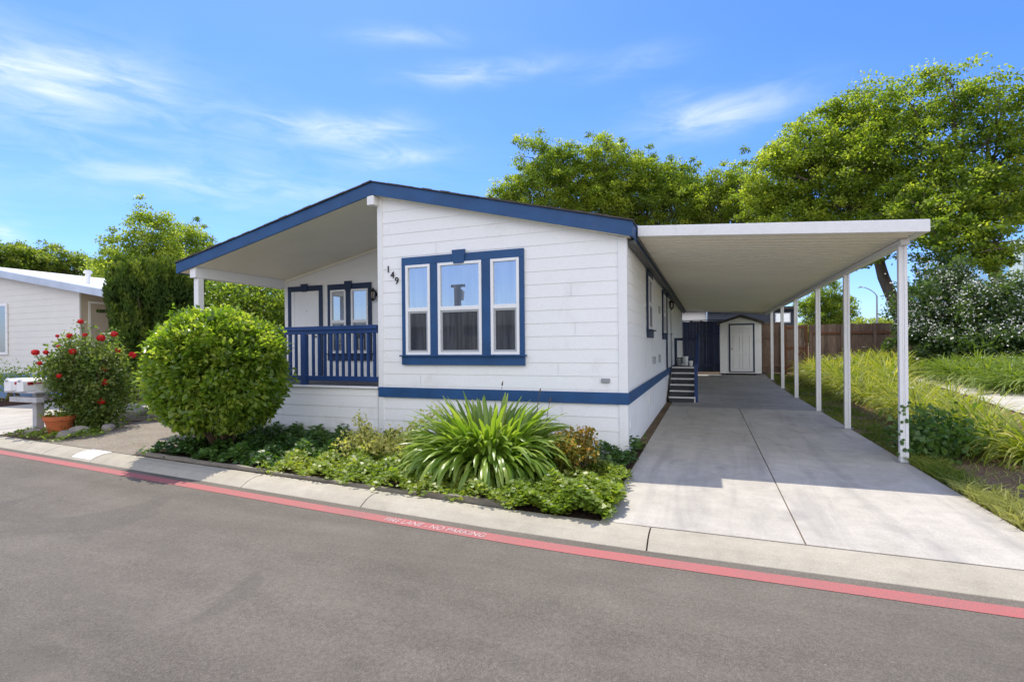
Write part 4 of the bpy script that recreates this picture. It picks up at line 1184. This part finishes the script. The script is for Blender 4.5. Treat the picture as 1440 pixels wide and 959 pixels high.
# juniper and hedge left of the house
t = thing('juniper', 'tall dark green juniper with upright sprays between the neighbour house and the porch', 'juniper', (-11.47, 1.45, 0))
k = 420
a = rng.uniform(0, 2 * math.pi, k); rr = .86 * rng.random(k) ** .4; hz = rng.random(k)
top = 3.22 - .30 * (rr / .8) ** 3
z = .25 + (top - .25) * np.where(rng.random(k) < .35, rng.uniform(.86, 1.02, k), hz)
Cx = np.stack([-11.47 + rr * np.cos(a), 1.45 + rr * np.sin(a), z], 1)
per = 120; idx = np.repeat(np.arange(k), per); n = len(idx)
h = rng.random(n); wd = .11 * (1 - h) ** .7 + .015
aa = rng.uniform(0, 2 * math.pi, n); o = np.stack([np.cos(aa) * wd, np.sin(aa) * wd, h * rng.uniform(.38, .62, k)[idx]], 1)
P = Cx[idx] + o + np.stack([np.cos(a), np.sin(a), np.zeros(k)], 1)[idx] * (h * .12)[:, None]
D = unit(np.stack([np.cos(aa) * .5, np.sin(aa) * .5, np.ones(n) * 1.1], 1) + rng.normal(0, .25, (n, 3))); N = unit(np.stack([np.cos(aa), np.sin(aa), np.full(n, .2)], 1) + rng.normal(0, .3, (n, 3)))
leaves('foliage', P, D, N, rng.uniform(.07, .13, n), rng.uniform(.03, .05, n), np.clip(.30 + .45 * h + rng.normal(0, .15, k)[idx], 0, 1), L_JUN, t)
m = MB()
for i in range(9): m.tube(limb_curve((-11.47 + rng.normal(0, .08), 1.45 + rng.normal(0, .08), 0), (-11.47 + rng.normal(0, .3), 1.45 + rng.normal(0, .3), 2.8), .06, 5), [.05, .045, .04, .03, .02, .01], 6)
m.build('trunk', BARK, t)

def bush(name, label, cat, base, lobes, dens, per, leaf, mat, behind=None, group=None, cs=(.30, .5), tint=(.5, .18), stems=8):
    t = thing(name, label, cat, base, group)
    C, S = crown_clumps(lobes, dens, behind=behind, cs=cs)
    C[:, 2] = np.maximum(C[:, 2], base[2] + .08)
    P, D, N, L, W, idx = clump_leaves(C, S, per, leaf)
    P[:, 2] = np.maximum(P[:, 2], base[2] + .01)
    ct = rng.normal(tint[0], tint[1], len(C))
    leaves('foliage', P, D, N, L, W, ct[idx] + rng.normal(0, .15, len(P)), mat, t)
    m = MB()
    for i in range(stems):
        l = lobes[i % len(lobes)]
        m.tube(limb_curve((base[0] + rng.normal(0, .12), base[1] + rng.normal(0, .12), base[2] - .02), l[:3], .12, 5), [.04, .035, .03, .025, .018, .01], 6)
    m.build('stems', STEM, t)
    return t, C
bush('hedge', 'dark leafy hedge seen through the porch opening', 'hedge', (-13.3, 5.5, 0),
     [(-13.61, 5.17, 3.05, .9, .8), (-12.92, 5.95, 3.1, .95, .75), (-13.87, 4.85, 2.0, .9, .95), (-12.7, 6.19, 2.0, .95, .97), (-12.2, 6.9, 2.9, .8, .8), (-13.4, 5.5, 1.0, 1.2, .9), (-14.3, 4.3, 2.7, .7, .8), (-11.8, 8.0, 2.8, .9, .9), (-13.2, 5.6, 2.6, 1.3, .8)], 110, 60, .10, L_TREE2, cs=(.28, .45), tint=(.42, .2))
bush('low_bush', 'low dark bush on the gravel between the round shrub and the juniper', 'bush', (-9.9, 1.5, 0), [(-9.9, 1.5, .45, .65, .4), (-9.2, 2.2, .5, .6, .45)], 60, 50, .06, L_TREE2, cs=(.25, .4))
bush('low_bush', 'small bright green bush before the neighbour house at the picture edge', 'bush', (-17.9, 1.55, 0), [(-17.9, 1.55, .6, .5, .55)], 70, 60, .06, L_SHRUB, cs=(.3, .45))
cover('weeds', 'small weeds among the rocks at the kerb below the rose bush', poly_pts([(-10.6, K(-10.6, .02)), (-8.85, K(-8.85, .02)), (-8.7, -1.3), (-9.3, -1.0), (-9.6, -1.45), (-10.6, -1.45)]), 900, .05, L_COVER, .09, .35, 2)

# right-hand side: lawn strip, tall grass, ivy bush at the post, daylilies
def blades(name, label, pts_f, n, h, w, mat, lean=.5, out=None, dens_f=None):
    p = pts_f(n)
    if dens_f is not None: p = p[rng.random(len(p)) < dens_f(p[:, 0], p[:, 1])]
    n = len(p); x, y = p[:, 0], p[:, 1]
    P = np.stack([x, y, gz(x, y) - .012], 1)
    D = rdir(n) * lean; D[:, 2] = 1; 
    if out is not None: D = D + np.array(out)
    D = unit(D); S = unit(np.cross(D, rdir(n)))
    L = (h * rng.uniform(.5, 1.25, n))[:, None]; Wd = w * rng.uniform(.7, 1.3, (n, 1))
    hd = D.copy(); hd[:, 2] = 0
    V = np.empty((n, 5, 3)); mid = P + D * L * .55; tip = P + D * L + hd * L * .55 - np.array([0, 0, .18]) * L
    V[:, 0] = P - S * Wd; V[:, 1] = P + S * Wd; V[:, 2] = mid + S * Wd * .8; V[:, 3] = mid - S * Wd * .8; V[:, 4] = tip
    q = np.arange(5 * n).reshape(n, 5)
    F = np.concatenate([q[:, [0, 1, 2, 3]], q[:, [3, 2, 4, 4]]])
    tn = np.clip(.5 + .25 * np.sin(x * 2.3) * np.sin(y * 1.7) + rng.normal(0, .18, n), 0, 1)
    # the tip as a thin quad so that all faces have four corners
    V = np.concatenate([V, tip[:, None] + S[:, None] * .0006], 1)
    q = np.arange(6 * n).reshape(n, 6)
    F = np.concatenate([q[:, [0, 1, 2, 3]], q[:, [3, 2, 5, 4]]])
    return tag(link_mesh(name, raw_mesh(name, V.reshape(-1, 3), F, np.repeat(tn, 6)), mat), label, 'grass', kind='stuff')
blades('grass', 'short mown grass strip along the carport posts', poly_pts([(3.36, 1.0), (3.75, 1.3), (4.05, 3.2), (4.15, 8), (4.5, 12), (4.9, 16.8), (3.34, 16.8)], .06), 30000, .065, .0045, L_GRASS, .8, None, lambda x, y: np.clip(.62 + .5 * np.sin(x * 5 + 1) * np.sin(y * 2.3) + .35 * np.sin(y * 6.1 + x * 3), .12, 1) * np.clip(1.25 - (x - 3.36) * .8, .2, 1))
blades('grass', 'sparse dry grass over the bare ground before the daylilies', poly_pts([(3.8, -1.5), (4.6, -.3), (5.0, 4), (4.9, 12), (4.4, 12), (4.2, 3), (3.7, .2)], .1), 600, .09, .0045, L_DRYG, .9)
blades('tall_grass', 'long pale grass leaning over the driveway edge by the street', poly_pts([(3.34, -2.5), (3.36, -.50), (3.55, -.45), (3.68, -1.1), (3.85, -2.45)], .05), 1700, .20, .006, L_DRYG, .7, (-.18, -.12, 0))
blades('tall_grass', 'shaded grass tufts around the foot of the nearest carport post', poly_pts([(3.35, -.6), (3.36, 1.2), (3.70, 1.0), (3.62, .1), (3.5, -.55)], .05), 1500, .16, .0065, L_GRASS, .7)
t, C = bush('ivy_bush', 'dark leafy bush climbing the foot of the nearest carport post', 'bush', (3.80, 1.35, 0), [(3.80, 1.30, .30, .40, .28), (4.0, 1.5, .22, .38, .2), (3.66, 1.0, .24, .28, .22)], 210, 40, .075, L_IVY, cs=(.25, .45), tint=(.6, .2))
P = np.stack([3.30 + rng.uniform(-.06, .07, 26), np.full(26, .678), rng.uniform(.12, .74, 26)], 1)
D = rdir(26); D[:, 1] = -np.abs(D[:, 1]) * .3; N = unit(np.array([0, -1., .3]) + rng.normal(0, .3, (26, 3)))
leaves('climbing_leaves', P, unit(D), N, .05, .042, rng.uniform(.2, .7, 26), L_IVY, t)
bush('weed', 'broad-leaved bright weed in the tall grass by the driveway', 'weed', (3.95, -.75, 0), [(3.95, -.75, .10, .18, .07)], 60, 14, .10, L_COVER, cs=(.2, .3), stems=2)

protos = []
for i in range(5):
    lt = thing('daylily', 'arching yellow-green daylily clump in the bed between the lawn strip and the garden path', 'daylily', (0, 0, 0), 'daylily clumps in the front bed')
    straps('foliage', (0, 0, 0), 170, .98, .028, 1, L_LILY, lt, 7, (2, 68), .10, curl=1.45, seed=40 + i)
    if i in (1, 3):
        m = MB(); m.tube([(.05, .02, .1), (.09, .04, .5), (.14, .05, .78)], [.006, .005, .004], 5); m.build('flower_stalk', STEM, lt)
        m = MB()
        for k in range(6):
            a = k * math.pi / 3; o = Vector((math.cos(a), math.sin(a), .35)); s = Vector((-math.sin(a), math.cos(a), 0)); p = Vector((.14, .05, .77))
            m.add([p, p + o * .035 + s * .014, p + o * .065, p + o * .035 - s * .014], [(0, 1, 2, 3)])
        m.build('flower', PETALW, lt)
    protos.append(lt)
used = set()
def put_lily(x, y, s, label=None, group=None, mat=None):
    i = random.randrange(5)
    src = protos[i]
    if i not in used and label is None: used.add(i); o = src
    else: o = copy_tree(src)
    o.location = (x, y, float(gz(x, y)) - .01); o.rotation_euler.z = random.uniform(0, 6.28); o.scale = (s, s, s * random.uniform(.85, 1.1))
    if label:
        o['label'] = label; o['group'] = group
        for c in o.children:
            if c.name.startswith('foliage'):
                c.material_slots[0].link = 'OBJECT'; c.material_slots[0].material = mat
    return o
y = 1.1
while y < 16.6:
    step = .58 + .006 * y
    x1 = 5.42 + .012 * y if y < 10.5 else min(7.6, 5.63 + .75 * (y - 10.5))
    x = 4.86 if y < 8 else 4.86 + .02 * (y - 8)
    while x < x1:
        put_lily(x + random.uniform(-.14, .14), y + random.uniform(-.16, .16), random.uniform(.88, 1.12) * (.9 if y < 1.6 else (.88 if y < 9 else 1.1)))
        x += step * 1.02
    y += step
for (x, y) in ((5.2, .4), (5.5, .8), (5.5, .1)): put_lily(x, y, .75)
y = 6.6
while y < 12.6:
    x = 7.45
    while x < 8.1 + .45 * (y - 5.2) and x < 10.2:
        put_lily(x + random.uniform(-.15, .15), y + random.uniform(-.15, .15), random.uniform(.75, 1.0), 'greener daylily clump beyond the garden path before the white-flowering shrub', 'daylily clumps beyond the path', L_LILYB)
        x += .58
    y += .58
# white-flowering oleander
OL = [(7.59, 14.06, 2.5, .72, 1.09), (8.79, 14.71, 2.86, 1.0, 1.34), (9.4, 13.4, 2.4, 1.0, 1.15), (10.13, 13.09, 2.58, .85, 1.19), (8.79, 15.24, 3.6, .8, .8), (7.75, 13.6, 1.5, .85, .8), (8.87, 12.85, 1.4, 1.0, .75), (9.9, 12.25, 1.4, .9, .75), (10.9, 12.4, 2.4, .9, 1.2)]
t, C = bush('oleander', 'tall dark shrub covered with white blossoms at the right end of the fence', 'shrub', (9.0, 14.2, float(gz(9, 14.2))), OL, 80, 62, .11, L_OLE, cs=(.26, .42), tint=(.45, .2), stems=16)
patch_ = np.sin(C[:, 0] * 2.6) * np.sin(C[:, 2] * 3.1 + 1) + .35 * np.sin(C[:, 1] * 4) > -.35
sel = C[patch_ & (rng.random(len(C)) < .80) & (C[:, 2] > 1.5)]
idx = np.repeat(np.arange(len(sel)), 22)
toc = unit(np.array([1.0, -6.9, 2.2]) - sel) * .16 + np.array([0, 0, .14])
P = sel[idx] + toc[idx] + rng.normal(0, .15, (len(idx), 3)); n = len(P)
leaves('blossoms', P, rdir(n), unit(rdir(n) + np.array([0, -.4, .6])), rng.uniform(.045, .075, n), rng.uniform(.04, .065, n), rng.random(n), PETALC, t)

# ================================================================== TREES
g1 = .75
tree('shade_tree', 'big spreading shade tree with leaning trunk behind the carport roof', (9.15, 18.8, g1 - .1), (7.55, 19.3, 7.4), .27,
     [(4.96, 19.77, 10.67, 1.45, 1.48), (6.4, 20.54, 11.3, 1.3, 1.5), (3.93, 19.9, 9.53, 1.3, 1.62), (7.73, 20.24, 11.6, 1.45, 1.7), (5.78, 19.64, 9.04, 1.6, 1.62), (7.36, 18.6, 8.9, 1.5, 1.5), (4.65, 19.81, 7.9, 1.55, 1.2), (6.57, 19.48, 7.2, 1.6, 1.1), (7.6, 17.5, 5.9, 1.1, 1.1), (6.8, 16.8, 5.15, .55, .5), (3.4, 20.3, 8.3, 1.0, 1.1), (5.2, 19.6, 6.9, 1.4, 1.0), (6.9, 18.9, 6.1, 1.3, .9), (6.9, 19.6, 10.2, 1.4, 1.3), (8.3, 18.9, 7.6, 1.3, 1.1), (8.2, 19.4, 10.0, 1.3, 1.3)], 30, 66, .16, L_TREE, lean=(8.1, 19.1, 4.3), twigs=110)
tree('shade_tree', 'tallest leafy tree at the right edge above the white-flowering shrub', (12.6, 18.6, .7), (10.7, 17.9, 5.9), .28,
     [(9.02, 18.85, 11.3, 1.3, 1.48), (9.96, 17.48, 11.2, 1.1, 1.3), (11.06, 17.05, 10.1, 1.1, 1.35), (12.0, 16.9, 9.6, 1.0, 1.5), (9.14, 17.76, 8.8, 1.35, 1.41), (10.51, 17.27, 8.5, 1.3, 1.5), (11.73, 16.9, 7.5, 1.2, 1.54), (9.0, 16.9, 6.5, 1.2, 1.25), (10.48, 16.3, 5.9, 1.1, 1.2), (11.2, 16.4, 6.3, .8, .9), (9.1, 16.0, 5.1, .8, .7), (8.49, 17.97, 7.4, 1.05, 1.15), (13.2, 17.8, 8.6, 1.4, 1.8), (13.2, 18.2, 7.2, 1.2, 1.0), (10.6, 15.9, 4.9, .9, .7), (9.8, 16.6, 7.2, 1.2, 1.2), (8.7, 16.0, 5.9, 1.0, .9), (9.6, 15.6, 5.0, 1.0, .8), (10.3, 15.2, 4.6, .8, .6), (8.4, 16.6, 6.6, .9, .8)], 27, 60, .15, L_TREE2, twigs=110, lean=(11.8, 18.3, 3.2))
tree('row_tree', 'leftmost tree behind the house with a low shoulder and a raised rounded top', (-8.8, 24.2, .2), (-8.6, 24, 7.5), .25,
     [(-8.92, 23.47, 13.1, 1.6, 1.55), (-10.2, 23.02, 11.3, 1.1, 1.2), (-8.29, 23.67, 11.2, 2.0, 2.0), (-11.25, 22.61, 10.9, .95, 1.0), (-6.99, 24.04, 13.0, 1.15, 1.3), (-10, 23.4, 9.6, 1.5, 1.3)], 30, 66, .17, L_TREE2, 'trees in a row behind the house')
tree('row_tree', 'second tree behind the house with the highest jagged crown of the row', (-5, 26, .25), (-5.1, 25.7, 7.5), .25,
     [(-5.03, 25.5, 13.5, 1.5, 1.5), (-6.37, 25.22, 11.85, 1.8, 2.06), (-3.94, 25.68, 12.1, 1.6, 2.0), (-5.28, 25.45, 10.2, 2.2, 1.8)], 30, 66, .17, L_TREE, 'trees in a row behind the house')
tree('row_tree', 'third tree behind the house with a lower even crown before the gap', (-1.6, 27.3, .25), (-1.6, 27.1, 7), .25,
     [(-2.31, 26.89, 12.5, 1.5, 1.45), (-1.0, 27.0, 12.0, 1.45, 1.3), (-2.77, 26.85, 10.6, 2.0, 1.8), (-.37, 27.03, 10.4, 1.9, 1.8)], 30, 66, .17, L_TREE2, 'trees in a row behind the house')
tree('row_tree', 'fourth tree above the carport roof with lowest crown next to the big shade tree', (2.3, 26.5, .25), (2.3, 26.3, 6.8), .22,
     [(1.72, 26.05, 11.1, 1.2, 1.2), (2.89, 26.01, 11.0, 1.1, 1.3), (1.3, 26.06, 9.6, 1.6, 1.3), (3.26, 25.98, 9.4, 1.55, 1.26), (.4, 26.6, 10.4, 1.3, 1.2), (3.6, 24.4, 9.6, 1.2, 1.3)], 30, 66, .17, L_TREE, 'trees in a row behind the house')
tree('garden_tree', 'rounded leafy tree rising behind the juniper at left', (-24.2, 10.6, 0), (-24.2, 10.2, 4.0), .25,
     [(-24.48, 8.85, 5.75, 1.3, 1.3), (-23.95, 9.67, 7.2, 1.15, 1.3), (-24.92, 11.78, 7.3, 1.1, 1.2), (-25.04, 13.29, 6.9, .9, 1.2), (-23.96, 7.78, 5.2, .75, .9), (-23.56, 10.24, 5.3, 1.3, 1.4), (-24, 12.2, 5.6, 1.3, 1.4)], 40, 66, .14, L_TREE, behind=(-.85, .5))
tree('distant_tree', 'far tree with low crown just above the neighbour roof ridge', (-39.6, 12.6, 0), (-39.6, 12.3, 4.4), .3,
     [(-39.9, 10.9, 7.1, 1.3, 1.2), (-39.94, 11.9, 7.3, 1.3, 1.2), (-40.3, 9.6, 7.1, 1.4, 1.2), (-39.8, 11, 5.6, 1.7, 1.3)], 34, 60, .19, L_FAR, 'trees beyond the neighbour house', behind=(-.9, .4))
tree('distant_tree', 'far tree sloping down towards the garden tree at left', (-38.8, 14.2, 0), (-38.9, 14, 4.2), .3,
     [(-39.3, 13.1, 7.35, 1.2, 1.2), (-38.74, 14.3, 7.0, 1.1, 1.1), (-38.4, 15.2, 6.2, 1.2, 1.1), (-39, 14, 5.4, 1.8, 1.3), (-38.1, 16.6, 5.4, 1.3, 1.3)], 34, 60, .19, L_FAR, 'trees beyond the neighbour house', behind=(-.9, .4))
tree('distant_tree', 'small tree standing beyond the back fence between the carport posts', (10.3, 42.4, .3), (10.3, 42.3, 2.6), .2,
     [(10.26, 42.2, 5.5, 1.3, 1.3), (11.23, 42.01, 4.4, 1.2, 1.2), (9.24, 42.38, 4.3, 1.2, 1.2), (10.49, 42.16, 3.4, 1.5, 1.0)], 34, 60, .18, L_TREE2)
bush('distant_hedge', 'far bright green hedge line just above the back fence', 'hedge', (20, 70, .4), [(14 + 2.6 * i, 70.6 - .15 * i, 3.1, 1.9, 1.35) for i in range(7)], 26, 50, .3, L_FAR, cs=(.4, .6), tint=(.8, .15), stems=4)

# ================================================================== LIGHT, SKY, CAMERA
SUNV = Vector((-.33, .335, 1.0)).normalized()
elev = math.asin(SUNV.z); azim = math.atan2(SUNV.x, SUNV.y)
sd = bpy.data.lights.new('sun', 'SUN'); sd.energy = 2.6; sd.angle = R(.53); sd.color = (1.0, .93, .82)
so = bpy.data.objects.new('sun', sd); COL.objects.link(so); so.rotation_euler = SUNV.to_track_quat('Z', 'Y').to_euler(); so.location = (0, 0, 30)

w = bpy.data.worlds.new('World'); scn.world = w; w.use_nodes = True
nt = w.node_tree; nt.nodes.clear()
out = nt.nodes.new('ShaderNodeOutputWorld'); bg = nt.nodes.new('ShaderNodeBackground')
nt.links.new(bg.outputs[0], out.inputs[0])
sky = nt.nodes.new('ShaderNodeTexSky'); sky.sky_type = 'NISHITA'; sky.sun_disc = False
sky.sun_elevation = elev; sky.sun_rotation = azim; sky.air_density = 1.0; sky.dust_density = .6; sky.ozone_density = 2.2
tc = nt.nodes.new('ShaderNodeTexCoord')
dvec = tc.outputs['Generated']
def vdot(vec, c):
    n = nt.nodes.new('ShaderNodeVectorMath'); n.operation = 'DOT_PRODUCT'; nt.links.new(vec, n.inputs[0]); n.inputs[1].default_value = c; return n.outputs['Value']
CL = [((-.8176, .443, .3679), .0973, .0257, .60), ((-.8449, .3853, .371), .0912, .0385, .40), ((-.3634, .7992, .4787), .0862, .0118, .75), ((-.5882, .7125, .3825), .0966, .0158, .75),
      ((-.5177, .7839, .3428), .0703, .0121, .55), ((.0201, .9181, .3958), .0916, .0238, .70), ((-.4527, .7265, .517), .0765, .0091, .35), ((-.9034, .3966, .1632), .017, .0106, 1.6),
      ((-.7271, .6303, .2721), .1119, .016, .35), ((-.8115, .5038, .296), .3459, .0701, .26), ((-.7941, .5451, .2689), .2093, .0107, .2), ((-.1193, .8719, .475), .0696, .0168, .25)]
wn = nt.nodes.new('ShaderNodeTexNoise'); wn.inputs['Scale'].default_value = 5; wn.inputs['Detail'].default_value = 3
nt.links.new(dvec, wn.inputs['Vector'])
tot = None
for c, s1, s2, k in CL:
    c = Vector(c).normalized(); e1 = c.cross(Vector((0, 0, 1))).normalized(); e2 = e1.cross(c).normalized()
    e1t = (e1 * math.cos(.08) + e2 * math.sin(.08)); e2t = (e2 * math.cos(.08) - e1 * math.sin(.08))
    a = vdot(dvec, e1t / (s1 * 1.25)); b = vdot(dvec, e2t / (s2 * 1.45))
    b = math_n(nt, 'ADD', b, math_n(nt, 'MULTIPLY', math_n(nt, 'SUBTRACT', wn.outputs['Fac'], .5), 2.6))
    q = math_n(nt, 'ADD', math_n(nt, 'MULTIPLY', a, a), math_n(nt, 'MULTIPLY', b, b))
    g = math_n(nt, 'MULTIPLY', math_n(nt, 'EXPONENT', math_n(nt, 'MULTIPLY', q, -1.)), k * .8)
    tot = g if tot is None else math_n(nt, 'ADD', tot, g)
mp = nt.nodes.new('ShaderNodeMapping'); mp.inputs['Scale'].default_value = (5, 5, 22); mp.inputs['Rotation'].default_value = (.12, .05, .5)
nt.links.new(dvec, mp.inputs['Vector'])
sn = nt.nodes.new('ShaderNodeTexNoise'); sn.inputs['Scale'].default_value = 1.6; sn.inputs['Detail'].default_value = 8; sn.inputs['Roughness'].default_value = .62; sn.inputs['Distortion'].default_value = .6
nt.links.new(mp.outputs[0], sn.inputs['Vector'])
fac = math_n(nt, 'MULTIPLY', tot, ramp(nt, sn.outputs['Fac'], [(.36, .18), (.68, 1.0)]), True)
hs = nt.nodes.new('ShaderNodeHueSaturation'); hs.inputs['Saturation'].default_value = 1.18; hs.inputs['Value'].default_value = 1.0
nt.links.new(sky.outputs[0], hs.inputs['Color'])
deep = mix_rgb(nt, 1., hs.outputs[0], (.47, .60, .93), 'MULTIPLY')
# added fill for the shaded facade: invented cloud bank, unseen behind the camera
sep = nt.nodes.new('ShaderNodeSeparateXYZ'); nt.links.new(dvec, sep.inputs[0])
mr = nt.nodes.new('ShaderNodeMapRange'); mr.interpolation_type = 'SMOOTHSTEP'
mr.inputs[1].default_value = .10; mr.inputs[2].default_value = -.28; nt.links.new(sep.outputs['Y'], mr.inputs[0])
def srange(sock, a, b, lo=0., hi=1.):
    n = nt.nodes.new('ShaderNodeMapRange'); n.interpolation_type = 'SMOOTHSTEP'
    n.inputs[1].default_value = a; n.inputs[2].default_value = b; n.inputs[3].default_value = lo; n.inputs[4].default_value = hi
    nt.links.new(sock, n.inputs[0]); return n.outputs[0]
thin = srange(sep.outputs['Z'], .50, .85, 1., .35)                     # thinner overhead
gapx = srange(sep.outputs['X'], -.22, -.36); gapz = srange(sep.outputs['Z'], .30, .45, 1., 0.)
clear = math_n(nt, 'SUBTRACT', 1., math_n(nt, 'MULTIPLY', math_n(nt, 'MULTIPLY', gapx, gapz), .86))   # blue gap left in the fill for the window reflections
fill_veil = math_n(nt, 'MULTIPLY', math_n(nt, 'MULTIPLY', mr.outputs[0], thin), math_n(nt, 'MULTIPLY', clear, math_n(nt, 'ADD', math_n(nt, 'MULTIPLY', sn.outputs['Fac'], .8), .5)), True)
deep = mix_rgb(nt, fill_veil, deep, (7.2, 7.2, 7.4))
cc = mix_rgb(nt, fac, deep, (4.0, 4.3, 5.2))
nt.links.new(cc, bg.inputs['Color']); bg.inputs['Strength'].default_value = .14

cam = bpy.data.cameras.new('camera'); co = bpy.data.objects.new('camera', cam); COL.objects.link(co)
cam.sensor_width = 36; cam.lens = 712 / 1440 * 36; cam.shift_y = 7 / 1440; cam.clip_start = .05; cam.clip_end = 2000
co.matrix_world = Matrix.Translation((1.03, -6.94, 1.5)) @ Matrix.Rotation(math.atan(275 / 712), 4, 'Z') @ Matrix.Rotation(R(90), 4, 'X') @ Matrix.Rotation(-.00918, 4, 'Z')
scn.camera = co
vs_ = scn.view_settings
vs_.view_transform = 'Standard'; vs_.look = 'None'; vs_.gamma = 1; vs_.use_curve_mapping = False; vs_.exposure = .98
